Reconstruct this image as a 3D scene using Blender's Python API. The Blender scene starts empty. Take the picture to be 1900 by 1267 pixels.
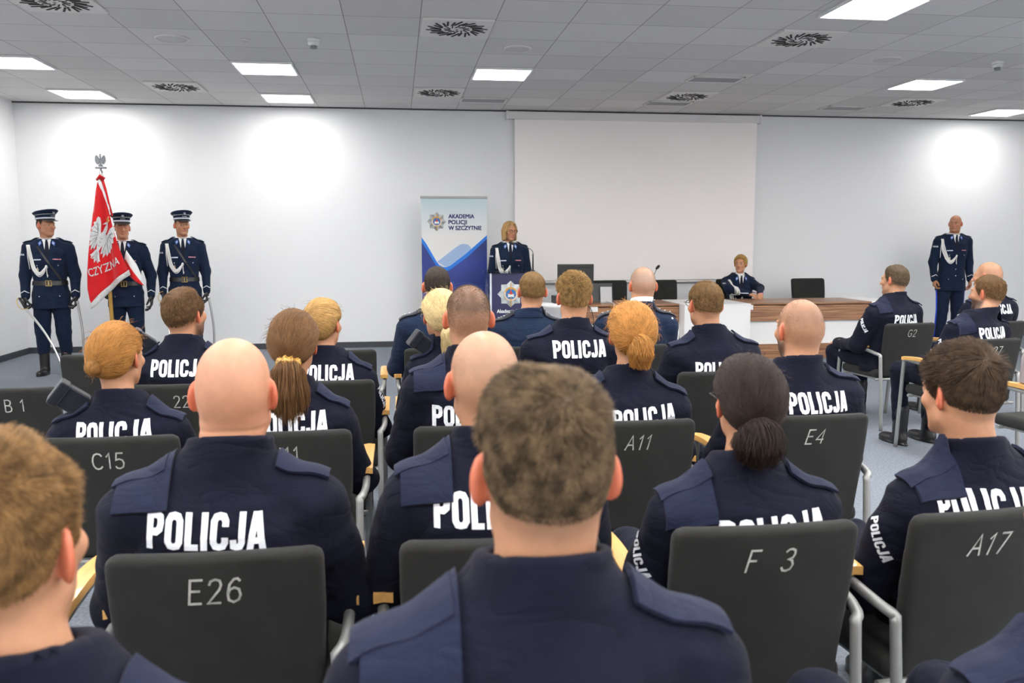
import bpy, bmesh, math, random
import numpy as np
from mathutils import Vector, Matrix
random.seed(7); np.random.seed(7)
sc = bpy.context.scene
COL = sc.collection

# ---------------------------------------------------------------- camera, world, exposure
CAM_H = 1.4787
CEIL = 3.31
BACK = 12.073
XL, XR, YR = -4.935, 10.6, -3.2
cd = bpy.data.cameras.new('camera'); cam = bpy.data.objects.new('camera', cd); COL.objects.link(cam)
cd.sensor_width = 36.0; cd.lens = 1569.15 / 1900 * 36.0; cd.clip_start = 0.05; cd.clip_end = 60
_yw, _pt, _rl = 0.1338, 0.1172, -0.0021
_F = Vector((math.sin(_yw)*math.cos(_pt), math.cos(_yw)*math.cos(_pt), -math.sin(_pt)))
_R = Vector((math.cos(_yw), -math.sin(_yw), 0)); _U = _R.cross(_F)
_R2 = _R*math.cos(_rl) + _U*math.sin(_rl); _U2 = -_R*math.sin(_rl) + _U*math.cos(_rl)
_m = Matrix.Identity(4)
for i in range(3):
    _m[i][0], _m[i][1], _m[i][2] = _R2[i], _U2[i], -_F[i]
_m[0][3], _m[1][3], _m[2][3] = 0, 0, CAM_H
cam.matrix_world = _m
cd.dof.use_dof = True; cd.dof.focus_distance = 5.2; cd.dof.aperture_fstop = 5.6
sc.camera = cam
w = bpy.data.worlds.new('world'); sc.world = w; w.use_nodes = True
w.node_tree.nodes['Background'].inputs[0].default_value = (0.8, 0.85, 1, 1)
w.node_tree.nodes['Background'].inputs[1].default_value = 0.0
sc.view_settings.view_transform = 'Standard'; sc.view_settings.look = 'None'
sc.view_settings.gamma = 1.0; sc.view_settings.use_curve_mapping = False
sc.view_settings.exposure = 1.5
PANEL_EMISSION = 13.0          # added unseen panels over the audience half
FRONT_EMISSION = 8.5           # dimmed fittings towards the screen
sc.cycles.use_denoising = True
sc.cycles.max_bounces = 8; sc.cycles.diffuse_bounces = 5; sc.cycles.glossy_bounces = 3
sc.cycles.transmission_bounces = 6; sc.cycles.transparent_max_bounces = 8

# ---------------------------------------------------------------- materials
def S(r, g, b):
    f = lambda c: (c/255/12.92) if c/255 <= 0.04045 else ((c/255+0.055)/1.055)**2.4
    return (f(r), f(g), f(b))
def mat(name, col, rough=0.6, metal=0.0, bump=None, var=None, sheen=0.0, spec=0.5, coat=0.0, emit=None, trans=0.0):
    m = bpy.data.materials.new(name); m.use_nodes = True
    nt = m.node_tree; b = nt.nodes['Principled BSDF']
    b.inputs['Base Color'].default_value = (*col, 1); b.inputs['Roughness'].default_value = rough
    b.inputs['Metallic'].default_value = metal; b.inputs['Specular IOR Level'].default_value = spec
    b.inputs['Sheen Weight'].default_value = sheen; b.inputs['Coat Weight'].default_value = coat
    b.inputs['Transmission Weight'].default_value = trans
    if sheen: b.inputs['Sheen Roughness'].default_value = 0.5
    if emit:
        b.inputs['Emission Color'].default_value = (*emit[0], 1); b.inputs['Emission Strength'].default_value = emit[1]
    tc = nt.nodes.new('ShaderNodeTexCoord')
    if var:
        sc_, amt, st = var
        mp = nt.nodes.new('ShaderNodeMapping'); mp.inputs['Scale'].default_value = st
        nt.links.new(tc.outputs['Object'], mp.inputs[0])
        n = nt.nodes.new('ShaderNodeTexNoise'); n.inputs['Scale'].default_value = sc_; n.inputs['Detail'].default_value = 4
        nt.links.new(mp.outputs[0], n.inputs['Vector'])
        r = nt.nodes.new('ShaderNodeValToRGB')
        r.color_ramp.elements[0].position = 0.3; r.color_ramp.elements[1].position = 0.7
        r.color_ramp.elements[0].color = (*[max(0, c*(1-amt)) for c in col], 1)
        r.color_ramp.elements[1].color = (*[min(1, c*(1+amt)) for c in col], 1)
        nt.links.new(n.outputs['Fac'], r.inputs[0]); nt.links.new(r.outputs[0], b.inputs['Base Color'])
    if bump:
        sc_, strg, dist = bump[:3]
        n = nt.nodes.new('ShaderNodeTexNoise'); n.inputs['Scale'].default_value = sc_; n.inputs['Detail'].default_value = 3
        nt.links.new(tc.outputs['Object'], n.inputs['Vector'])
        bp = nt.nodes.new('ShaderNodeBump'); bp.inputs['Strength'].default_value = strg; bp.inputs['Distance'].default_value = dist
        nt.links.new(n.outputs['Fac'], bp.inputs['Height']); nt.links.new(bp.outputs[0], b.inputs['Normal'])
    return m
def mat_skin():
    m = bpy.data.materials.new('skin'); m.use_nodes = True; nt = m.node_tree; b = nt.nodes['Principled BSDF']
    a = nt.nodes.new('ShaderNodeAttribute'); a.attribute_name = 'tint'
    n = nt.nodes.new('ShaderNodeTexNoise'); n.inputs['Scale'].default_value = 45; n.inputs['Detail'].default_value = 5
    tc = nt.nodes.new('ShaderNodeTexCoord'); nt.links.new(tc.outputs['Object'], n.inputs['Vector'])
    mr = nt.nodes.new('ShaderNodeMapRange'); mr.inputs['To Min'].default_value = 0.82; mr.inputs['To Max'].default_value = 1.14
    nt.links.new(n.outputs['Fac'], mr.inputs[0])
    mx = nt.nodes.new('ShaderNodeMix'); mx.data_type = 'RGBA'; mx.blend_type = 'MULTIPLY'; mx.inputs[0].default_value = 1
    nt.links.new(a.outputs['Color'], mx.inputs['A']); nt.links.new(mr.outputs[0], mx.inputs['B'])
    nt.links.new(mx.outputs['Result'], b.inputs['Base Color'])
    b.inputs['Roughness'].default_value = 0.5
    b.inputs['Subsurface Weight'].default_value = 0.12; b.inputs['Subsurface Radius'].default_value = (1, 0.35, 0.2); b.inputs['Subsurface Scale'].default_value = 0.008
    bp = nt.nodes.new('ShaderNodeBump'); bp.inputs['Strength'].default_value = 0.12; bp.inputs['Distance'].default_value = 0.002
    n2 = nt.nodes.new('ShaderNodeTexNoise'); n2.inputs['Scale'].default_value = 260; nt.links.new(tc.outputs['Object'], n2.inputs['Vector'])
    nt.links.new(n2.outputs['Fac'], bp.inputs['Height']); nt.links.new(bp.outputs[0], b.inputs['Normal'])
    return m
def mat_fabric(name, col, weave=900, sheen=0.25, var=0.12, rough=0.85, folds=0.0):
    m = mat(name, col, rough, sheen=sheen, spec=0.15, var=(14, var, (1, 1, 1)))
    nt = m.node_tree; b = nt.nodes['Principled BSDF']; tc = nt.nodes['Texture Coordinate']
    n = nt.nodes.new('ShaderNodeTexNoise'); n.inputs['Scale'].default_value = weave; n.inputs['Detail'].default_value = 2
    nt.links.new(tc.outputs['Object'], n.inputs['Vector'])
    bp = nt.nodes.new('ShaderNodeBump'); bp.inputs['Strength'].default_value = 0.35; bp.inputs['Distance'].default_value = 0.0015
    nt.links.new(n.outputs['Fac'], bp.inputs['Height']); nt.links.new(bp.outputs[0], b.inputs['Normal'])
    if folds:
        def mth(op, a, v=None):
            q = nt.nodes.new('ShaderNodeMath'); q.operation = op; nt.links.new(a, q.inputs[0])
            if v is not None: q.inputs[1].default_value = v
            return q.outputs[0]
        mp = nt.nodes.new('ShaderNodeMapping'); mp.inputs['Scale'].default_value = (1, 1, 1.7); nt.links.new(tc.outputs['Object'], mp.inputs[0])
        w2 = nt.nodes.new('ShaderNodeTexNoise'); w2.inputs['Scale'].default_value = 7; w2.inputs['Detail'].default_value = 3; w2.inputs['Distortion'].default_value = 0.8
        nt.links.new(mp.outputs[0], w2.inputs['Vector'])
        rg = mth('POWER', mth('ABSOLUTE', mth('SUBTRACT', w2.outputs['Fac'], 0.5)), 0.7)
        b2 = nt.nodes.new('ShaderNodeBump'); b2.inputs['Strength'].default_value = folds; b2.inputs['Distance'].default_value = 0.03
        nt.links.new(rg, b2.inputs['Height']); nt.links.new(bp.outputs[0], b2.inputs['Normal']); nt.links.new(b2.outputs[0], b.inputs['Normal'])
    return m
_hm = {}
def hair_mats(col, lock=.55):
    k = tuple(round(c, 4) for c in col)+(lock,)
    if k in _hm: return _hm[k]
    col = tuple(c*0.62 for c in col)
    s = mat('hair_base', tuple(c*0.75 for c in col), 0.75, spec=0.25, var=(30, 0.35, (2.5, 2.5, 0.5)), bump=(120, 0.5, 0.003))
    m = bpy.data.materials.new('hair_strand'); m.use_nodes = True; nt = m.node_tree
    b = nt.nodes['Principled BSDF']; b.inputs['Roughness'].default_value = 0.55; b.inputs['Specular IOR Level'].default_value = 0.22
    hi = nt.nodes.new('ShaderNodeHairInfo'); r = nt.nodes.new('ShaderNodeValToRGB')
    r.color_ramp.elements[0].color = (*[c*0.38 for c in col], 1); r.color_ramp.elements[1].color = (*[min(1, c*2.1) for c in col], 1)
    tc = nt.nodes.new('ShaderNodeTexCoord'); nz = nt.nodes.new('ShaderNodeTexNoise'); nz.inputs['Scale'].default_value = 48; nz.inputs['Detail'].default_value = 2
    nt.links.new(tc.outputs['Object'], nz.inputs['Vector']); ad = nt.nodes.new('ShaderNodeMath'); ad.operation = 'MULTIPLY_ADD'; ad.inputs[1].default_value = 0.45
    nt.links.new(hi.outputs['Random'], ad.inputs[0]); sh = nt.nodes.new('ShaderNodeMapRange'); sh.inputs['From Min'].default_value = .32; sh.inputs['From Max'].default_value = .68; sh.inputs['To Min'].default_value = .275-lock/2; sh.inputs['To Max'].default_value = .275+lock/2
    nt.links.new(nz.outputs['Fac'], sh.inputs[0]); nt.links.new(sh.outputs[0], ad.inputs[2])
    nt.links.new(ad.outputs[0], r.inputs[0]); nt.links.new(r.outputs[0], b.inputs['Base Color'])
    _hm[k] = (s, m); return _hm[k]

M = {}
M['skin'] = mat_skin()
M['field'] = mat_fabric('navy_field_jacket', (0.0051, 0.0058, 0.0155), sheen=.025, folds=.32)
M['flap'] = mat_fabric('toplit_navy_shoulder_cloth', (0.0115, 0.0152, 0.037), sheen=.05, folds=.3)  # jacket navy made paler: top light on the shoulders put into the colour
M['dress'] = mat_fabric('blue_dress_wool', (0.0082, 0.0165, 0.041), sheen=0.05, folds=.35)
M['trouser'] = mat_fabric('navy_trouser_cloth', (0.0045, 0.006, 0.016), sheen=0.03, folds=.4)
M['reflect'] = mat('white_reflective_print', (0.74, 0.76, 0.8), 0.45, var=(60, 0.08, (1, 1, 1)))
M['white'] = mat('white_cloth', (0.8, 0.8, 0.8), 0.7)
M['cord'] = mat('white_cord', (0.78, 0.77, 0.74), 0.6, bump=(400, 0.5, 0.002))
M['silver'] = mat('silver', (0.6, 0.6, 0.58), 0.3, 1.0)
M['gold'] = mat('gold', (0.7, 0.5, 0.18), 0.35, 0.9)
M['black'] = mat('black_leather', (0.012, 0.012, 0.013), 0.35, bump=(80, 0.2, 0.002))
M['pouch'] = mat_fabric('black_pouch_cloth', (0.007, 0.009, 0.016))
M['chair'] = mat_fabric('charcoal_upholstery', (0.0235, 0.0235, 0.0225), weave=700, sheen=0.06, var=0.1)
M['steel'] = mat('satin_grey_steel', (0.33, 0.33, 0.32), 0.5, 0.55)
M['beech'] = mat('beech_wood', (0.62, 0.34, 0.10), 0.38, var=(6, 0.16, (8, 1.2, 8)), coat=0.2)
M['code'] = mat('silver_thread', (0.40, 0.40, 0.37), 0.55, var=(40, .3, (1, 1, 1)))
M['ribbonblue'] = mat('police_blue_patch', (0.10, 0.2, 0.55), 0.6)
M['ribbon'] = mat('ribbon_bar', (0.5, 0.2, 0.25), 0.6, var=(90, 0.9, (1, 0.1, 0.1)))
M['stripe'] = mat('bright_blue_stripe', (0.02, 0.07, 0.6), 0.6)

# ---------------------------------------------------------------- object helpers
def link(o, parent=None):
    COL.objects.link(o)
    if parent is not None: o.parent = parent
    return o
def tag(o, label=None, cat=None, group=None, kind=None):
    if label: o['label'] = label
    if cat: o['category'] = cat
    if group: o['group'] = group
    if kind: o['kind'] = kind
    return o
def empty(name, loc=(0, 0, 0), rz=0.0):
    o = bpy.data.objects.new(name, None); o.empty_display_size = 0.1
    o.location = loc; o.rotation_euler = (0, 0, rz); return link(o)
def npmesh(name, V, Fc, m, parent=None, smooth=True, tint=None):
    me = bpy.data.meshes.new(name)
    V = np.asarray(V, np.float32)
    if isinstance(Fc, np.ndarray):
        k = Fc.shape[1]
        me.vertices.add(len(V)); me.vertices.foreach_set('co', V.ravel())
        me.loops.add(Fc.size); me.loops.foreach_set('vertex_index', Fc.astype(np.int32).ravel())
        me.polygons.add(len(Fc)); me.polygons.foreach_set('loop_start', np.arange(0, Fc.size, k, dtype=np.int32))
        me.update(calc_edges=True)
    else:
        me.from_pydata([tuple(map(float, v)) for v in V], [], Fc)
    if tint is not None:
        a = me.attributes.new('tint', 'FLOAT_COLOR', 'POINT')
        c = np.ones((len(V), 4), np.float32); c[:, :3] = tint; a.data.foreach_set('color', c.ravel())
    if smooth: me.polygons.foreach_set('use_smooth', np.ones(len(me.polygons), bool))
    me.materials.append(m); me.validate()
    return link(bpy.data.objects.new(name, me), parent)
def bmobj(name, bm, m, parent=None, smooth=False, kind=None):
    bmesh.ops.recalc_face_normals(bm, faces=bm.faces)
    me = bpy.data.meshes.new(name); bm.to_mesh(me); bm.free()
    if smooth: me.polygons.foreach_set('use_smooth', np.ones(len(me.polygons), bool))
    for mm in (m if isinstance(m, (list, tuple)) else [m]): me.materials.append(mm)
    o = link(bpy.data.objects.new(name, me), parent)
    if kind: o['kind'] = kind
    return o
def add_box(bm, c, s, bev=0.0, rot=None, seg=2, mi=0):
    t = bmesh.new(); bmesh.ops.create_cube(t, size=1)
    for v in t.verts: v.co = Vector((v.co.x*s[0], v.co.y*s[1], v.co.z*s[2]))
    if bev: bmesh.ops.bevel(t, geom=t.edges[:], offset=bev, segments=seg, profile=0.5, affect='EDGES')
    if rot is not None: bmesh.ops.transform(t, matrix=rot, verts=t.verts)
    bmesh.ops.translate(t, vec=Vector(c), verts=t.verts)
    for f in t.faces: f.material_index = mi
    me = bpy.data.meshes.new('t'); t.to_mesh(me); t.free(); bm.from_mesh(me); bpy.data.meshes.remove(me)
def box(name, c, s, m, parent=None, bev=0.0, rot=None, kind=None):
    bm = bmesh.new(); add_box(bm, c, s, bev, rot); return bmobj(name, bm, m, parent, kind=kind)
def add_tube(bm, pts, r, n=10, cap=True, square=False):
    pts = [Vector(p) for p in pts]; rs = r if isinstance(r, (list, tuple)) else [r]*len(pts)
    rings = []; up = None
    for i, p in enumerate(pts):
        a = pts[max(0, i-1)]; b = pts[min(len(pts)-1, i+1)]; t = (b-a).normalized()
        if up is None: up = Vector((0, 0, 1)) if abs(t.z) < 0.9 else Vector((0, 1, 0))
        x = t.cross(up)
        if x.length < 1e-5: x = t.orthogonal()
        x.normalize(); y = x.cross(t).normalized(); up = y
        k = 1.0
        if 0 < i < len(pts)-1:
            ca = (p-pts[i-1]).normalized().dot((pts[i+1]-p).normalized()); k = min(1.5, 1/max(0.3, math.sqrt((1+ca)/2)))
        ring = []
        for j in range(n):
            an = 2*math.pi*j/n
            ring.append(bm.verts.new(p + (x*math.cos(an)*k + y*math.sin(an))*rs[i]))
        rings.append(ring)
    for a, b in zip(rings[:-1], rings[1:]):
        for j in range(n): bm.faces.new((a[j], a[(j+1) % n], b[(j+1) % n], b[j]))
    if cap: bm.faces.new(rings[0][::-1]); bm.faces.new(rings[-1])
def tube(name, pts, r, m, parent=None, n=10):
    bm = bmesh.new(); add_tube(bm, pts, r, n); return bmobj(name, bm, m, parent, smooth=True)
def add_lathe(bm, prof, n=32, mtx=None, mi=0):
    rings = []
    for r, z in prof:
        ring = []
        for j in range(n):
            a = 2*math.pi*j/n; v = Vector((r*math.cos(a), r*math.sin(a), z)); ring.append(bm.verts.new(mtx @ v if mtx else v))
        rings.append(ring)
    for a, b in zip(rings[:-1], rings[1:]):
        for j in range(n):
            f = bm.faces.new((a[j], a[(j+1) % n], b[(j+1) % n], b[j])); f.material_index = mi
    f = bm.faces.new(rings[0][::-1]); f.material_index = mi
    f = bm.faces.new(rings[-1]); f.material_index = mi
def spline(pts, n=8):
    P = [np.array(p, float) for p in pts]; P = [2*P[0]-P[1]] + P + [2*P[-1]-P[-2]]; out = []
    for i in range(1, len(P)-2):
        for t in np.linspace(0, 1, n, endpoint=False):
            a, b, c, d = P[i-1:i+3]
            out.append(0.5*((2*b)+(-a+c)*t+(2*a-5*b+4*c-d)*t*t+(-a+3*b-3*c+d)*t**3))
    out.append(P[-2]); return out

# ---------------------------------------------------------------- text as flat meshes
_tc = {}
def text2d(s, bold=0.0, shear=0.0, sx=1.0, space=1.0):
    """triangulated glyph outlines, height of a capital = 1, centred on x, baseline at 0"""
    k = (s, bold, shear, sx, space)
    if k in _tc: return _tc[k]
    cu = bpy.data.curves.new('t', 'FONT'); cu.body = s; cu.size = 1.0; cu.offset = bold; cu.shear = shear; cu.space_character = space
    cu.resolution_u = 4
    o = bpy.data.objects.new('t', cu); COL.objects.link(o)
    dg = bpy.context.evaluated_depsgraph_get(); me = bpy.data.meshes.new_from_object(o.evaluated_get(dg))
    V = np.array([v.co[:] for v in me.vertices])[:, :2]; T = [tuple(p.vertices) for p in me.polygons]
    bpy.data.objects.remove(o); bpy.data.curves.remove(cu); bpy.data.meshes.remove(me)
    V[:, 0] *= sx; V /= 0.72; V[:, 0] -= (V[:, 0].min()+V[:, 0].max())/2
    _tc[k] = (V, T); return _tc[k]
def split_grid(V2, Fs, step):
    """cut a flat 2-D mesh along a grid so that it can bend over a surface"""
    bm = bmesh.new(); vs = [bm.verts.new((x, y, 0)) for x, y in V2]
    for f in Fs:
        try: bm.faces.new([vs[i] for i in f])
        except ValueError: pass
    lo = np.min(V2, 0); hi = np.max(V2, 0)
    for ax in (0, 1):
        no = Vector((1, 0, 0)) if ax == 0 else Vector((0, 1, 0))
        for t in np.arange(lo[ax]+step, hi[ax]-step*0.3, step):
            g = bm.verts[:]+bm.edges[:]+bm.faces[:]
            bmesh.ops.bisect_plane(bm, geom=g, plane_co=no*float(t), plane_no=no)
    bmesh.ops.triangulate(bm, faces=bm.faces[:])
    bm.verts.index_update()
    V = np.array([v.co[:] for v in bm.verts])[:, :2]; Fo = [tuple(v.index for v in f.verts) for f in bm.faces]; bm.free()
    return V, Fo

# ---------------------------------------------------------------- distance-field modelling
def rc(p, a, b, r1, r2):
    a = np.asarray(a, float); b = np.asarray(b, float); ba = b-a
    h = np.clip(((p-a) @ ba)/max(1e-9, ba @ ba), 0, 1)
    return np.linalg.norm(p-a-h[:, None]*ba, axis=1) - (r1+(r2-r1)*h)
def ell(p, c, r):
    q = (p-np.asarray(c, float))/np.asarray(r, float); k0 = np.linalg.norm(q, axis=1); k1 = np.linalg.norm(q/np.asarray(r, float), axis=1)
    return k0*(k0-1)/np.maximum(k1, 1e-6)
def smin(a, b, k):
    h = np.clip(0.5+0.5*(b-a)/k, 0, 1); return b+(a-b)*h-k*h*(1-h)
def smax(a, b, k): return -smin(-a, -b, k)
def mirx(p): q = p.copy(); q[:, 0] = np.abs(q[:, 0]); return q
def sstep(a, b, x): t = np.clip((x-a)/(b-a), 0, 1); return t*t*(3-2*t)
def loft(p, zs, w, d, c, cx=None, e=2.4):
    z = p[:, 2]; W = np.interp(z, zs, w); Dp = np.interp(z, zs, d); Cy = np.interp(z, zs, c)
    X = p[:, 0] - (np.interp(z, zs, cx) if cx is not None else 0)
    k = (np.abs(X/W)**e + np.abs((p[:, 1]-Cy)/Dp)**e)**(1/e)
    s = (k-1)*np.minimum(W, Dp)
    return np.maximum(s, np.maximum(zs[0]-z, z-zs[-1]))
class Noise:
    def __init__(s, seed, n=10, sc=(1, 1, 1), f=20):
        r = np.random.RandomState(seed); s.k = r.normal(size=(n, 3)); s.k /= np.linalg.norm(s.k, axis=1)[:, None]
        s.k *= np.array(sc)*f*r.uniform(0.6, 1.6, n)[:, None]; s.ph = r.uniform(0, 6.28, n); s.w = r.normal(size=(3, 3))*f*0.35
    def __call__(s, p):
        q = p + 0.02*np.sin(p @ s.w.T)
        return np.sin(q @ s.k.T + s.ph).mean(1)*1.8
def surf(fn, lo, hi, h, refine=1):
    lo = np.asarray(lo, float); hi = np.asarray(hi, float); n = np.ceil((hi-lo)/h).astype(int)+1
    g = [lo[i]+h*np.arange(n[i]) for i in range(3)]
    X, Y, Z = np.meshgrid(*g, indexing='ij'); P = np.stack([X.ravel(), Y.ravel(), Z.ravel()], 1)
    val = np.concatenate([fn(c) for c in np.array_split(P, max(1, len(P)//200000))]).reshape(n)
    s = val < 0
    cs = [s[i:n[0]-1+i, j:n[1]-1+j, k:n[2]-1+k] for i in (0, 1) for j in (0, 1) for k in (0, 1)]
    tot = sum(c.astype(np.int8) for c in cs); act = (tot > 0) & (tot < 8)
    I = np.argwhere(act); idx = -np.ones(act.shape, np.int64); idx[act] = np.arange(len(I))
    acc = np.zeros((len(I), 3)); cnt = np.zeros(len(I))
    off = np.array([(i, j, k) for i in (0, 1) for j in (0, 1) for k in (0, 1)])
    for a in range(8):
        for b in range(a+1, 8):
            dd = off[b]-off[a]
            if np.abs(dd).sum() != 1: continue
            va = val[tuple((I+off[a]).T)]; vb = val[tuple((I+off[b]).T)]
            cr = (va < 0) != (vb < 0); t = va/(va-vb+1e-12)
            pt = I+off[a]+dd*np.clip(t, 0, 1)[:, None]
            acc[cr] += pt[cr]; cnt[cr] += 1
    V = lo + h*acc/cnt[:, None]
    quads = []
    for ax in range(3):
        o1, o2 = [(1, 2), (2, 0), (0, 1)][ax]
        sl0 = [slice(None)]*3; sl1 = [slice(None)]*3; sl0[ax] = slice(0, -1); sl1[ax] = slice(1, None)
        e = s[tuple(sl0)] != s[tuple(sl1)]; E_ = np.argwhere(e)
        ok = (E_[:, o1] > 0) & (E_[:, o2] > 0) & (E_[:, o1] < n[o1]-1) & (E_[:, o2] < n[o2]-1); E_ = E_[ok]
        if not len(E_): continue
        u = np.zeros(3, int); u[o1] = 1; v = np.zeros(3, int); v[o2] = 1
        q = np.stack([idx[tuple((E_-u-v).T)], idx[tuple((E_-v).T)], idx[tuple(E_.T)], idx[tuple((E_-u).T)]], 1)
        inside = s[tuple(E_.T)]; q[~inside] = q[~inside][:, ::-1]; quads.append(q)
    Q = np.concatenate(quads); Q = Q[(Q >= 0).all(1)]
    for _ in range(refine):
        d0 = fn(V); gr = grad(fn, V); V = V - np.clip(d0, -h, h)[:, None]*gr*0.8
    return V, Q
def grad(fn, P, e=1.5e-3):
    g = np.stack([fn(P+np.array(d)*e)-fn(P-np.array(d)*e) for d in ((1, 0, 0), (0, 1, 0), (0, 0, 1))], 1)
    return g/np.maximum(np.linalg.norm(g, axis=1), 1e-6)[:, None]
def march(fn, P, D, n=46, k=0.75):
    P = np.array(P, float); D = np.asarray(D, float)
    if D.ndim == 1: D = np.tile(D, (len(P), 1))
    for _ in range(n): P = P + D*np.clip(fn(P), -0.05, 0.08)[:, None]*k
    return P
def cat_mesh(parts):
    V = []; Q = []; o = 0
    for v, q in parts: V.append(v); Q.append(q+o); o += len(v)
    return np.concatenate(V), np.concatenate(Q)
def slab(name, G, N, th, m, parent):
    """closed plate from a grid of points G (nu,nv,3) and outward normals, thickness th inwards"""
    nu, nv = G.shape[:2]; top = G.reshape(-1, 3); bot = (G-N*th).reshape(-1, 3); V = np.concatenate([top, bot]); k = nu*nv; Fs = []
    I = lambda i, j: i*nv+j
    for i in range(nu-1):
        for j in range(nv-1):
            Fs.append((I(i, j), I(i+1, j), I(i+1, j+1), I(i, j+1))); Fs.append((k+I(i, j), k+I(i, j+1), k+I(i+1, j+1), k+I(i+1, j)))
    for i in range(nu-1):
        Fs.append((I(i, 0), k+I(i, 0), k+I(i+1, 0), I(i+1, 0))); Fs.append((I(i, nv-1), I(i+1, nv-1), k+I(i+1, nv-1), k+I(i, nv-1)))
    for j in range(nv-1):
        Fs.append((I(0, j), I(0, j+1), k+I(0, j+1), k+I(0, j))); Fs.append((I(nu-1, j), k+I(nu-1, j), k+I(nu-1, j+1), I(nu-1, j+1)))
    o = npmesh(name, V, Fs, m, parent)
    md = o.modifiers.new('e', 'EDGE_SPLIT'); md.split_angle = math.radians(50)
    return o
def drape(name, V2, Fs, place, fn, D, off, m, parent, step=0.014):
    """lay a flat 2-D mesh over the surface fn: place maps (u,v) to a start point, D is the way it is laid on"""
    V, Fo = split_grid(V2, Fs, step); P = march(fn, place(V), D)
    hit = np.abs(fn(P)) < .008; Fo = [f for f in Fo if all(hit[i] for i in f)]
    used = sorted({i for f in Fo for i in f}); ix = {v: k for k, v in enumerate(used)}
    P = P[used]; Fo = [tuple(ix[i] for i in f) for f in Fo]
    P = P - np.asarray(D, float)*off
    return npmesh(name, P, Fo, m, parent, smooth=False)

# ---------------------------------------------------------------- heads and hair (head space: face towards +y, crown at z = .118)
def skull(q):
    d = smin(ell(q, (0, -.018, .028), (.0765, .097, .0905)), ell(q, (0, .028, -.035), (.060, .064, .086)), .03)
    return smin(d, ell(q, (0, -.052, -.004), (.066, .06, .062)), .025)
def ear_sdf(q, out=0.0):
    a = mirx(q)-np.array([.0735, -.010, -.006]); w = np.array([.42+out, -.9, 0]); w /= np.linalg.norm(w); nn = np.array([w[1]*-1, w[0], 0])
    u = a @ w - .012; b = a[:, 2]-.25*(-u); c = a @ nn
    l = np.stack([u, b, c], 1)
    e = ell(l, (0, 0, 0), (.0195, .0335, .0085))
    e = smax(e, -ell(l, (-.001, .003, .009), (.0115, .021, .0075)), .004)
    return smin(e, rc(l, (-.016, -.012, -.002), (-.004, -.020, 0), .011, .008), .006)
def head_sdf(q, f=0.0, ear=0.0, jowl=0.0):
    m = mirx(q); d = skull(q)
    d = smin(d, rc(m, (.043-.004*f, .004, -.062), (.012, .068, -.099), .023-.004*f+jowl, .018-.002*f), .022)
    d = smin(d, rc(q, (0, .078, -.098), (0, .079, -.099), .0175, .0175), .015)
    d = smin(d, ell(m, (.041, .060, -.022), (.022, .022, .020)), .015)
    d = smin(d, rc(m, (.012, .0885, .023), (.042, .076, .025), .0085, .0075), .012)
    d = smax(d, -ell(m, (.031, .098, .005), (.0175, .014, .0105)), .010)
    d = smin(d, rc(m, (.031, .0770, .004), (.0312, .0770, .004), .0128, .0128), .002)
    d = smin(d, rc(m, (.020, .091, .0125), (.043, .083, .011), .003, .0028), .004)
    d = smin(d, rc(q, (0, .090, .012), (0, .1135, -.031), .0065, .0115), .010)
    d = smin(d, ell(m, (.0105, .102, -.035), (.0085, .010, .0075)), .005)
    d = smin(d, rc(m, (0, .0975, -.0585), (.019, .0905, -.0625), .0058, .003), .005)
    d = smin(d, rc(m, (0, .0965, -.0685), (.016, .0900, -.0672), .0066, .003), .005)
    d = smax(d, -rc(m, (0, .1055, -.0637), (.021, .0955, -.0642), .0022, .0018), .003)
    return smin(d, ear_sdf(q, ear), .007)
AZ_M = (np.radians([0, 30, 50, 64, 76, 88, 97, 108, 118, 140, 180]), np.array([.080, .077, .064, .03, -.012, -.022, .030, .024, -.042, -.072, -.083]))
AZ_F = (np.radians([0, 35, 55, 70, 85, 98, 110, 122, 145, 180]), np.array([.078, .07, .05, .022, .006, .012, .004, -.048, -.080, -.088]))
AZ_B = (np.radians([0, 30, 45, 58, 70, 90, 180]), np.array([.082, .072, .04, -.03, -.11, -.16, -.17]))
def above_line(q, line):
    return q[:, 2]-np.interp(np.abs(np.arctan2(q[:, 0], q[:, 1]+.005)), line[0], line[1])
def rot_head(yaw, pitch, roll):
    return np.array((Matrix.Rotation(yaw, 3, 'Z') @ Matrix.Rotation(pitch, 3, 'X') @ Matrix.Rotation(roll, 3, 'Y')))
def make_strands(name, pts, rad, m, parent):
    """pts (N, k, 3): one curve for each strand"""
    N, k = pts.shape[:2]; hc = bpy.data.hair_curves.new(name); hc.add_curves([k]*N)
    hc.attributes['position'].data.foreach_set('vector', np.ascontiguousarray(pts, np.float32).ravel())
    a = hc.attributes.get('radius') or hc.attributes.new('radius', 'FLOAT', 'POINT')
    t = np.linspace(1, 0.35, k); a.data.foreach_set('value', (np.tile(t, (N, 1))*rad).astype(np.float32).ravel())
    hc.materials.append(m)
    return link(bpy.data.objects.new(name, hc), parent)
def dirs(n, rs):
    d = rs.normal(size=(n, 3)); return d/np.linalg.norm(d, axis=1)[:, None]
WHORL = np.array([.012, -.065, .100])
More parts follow.
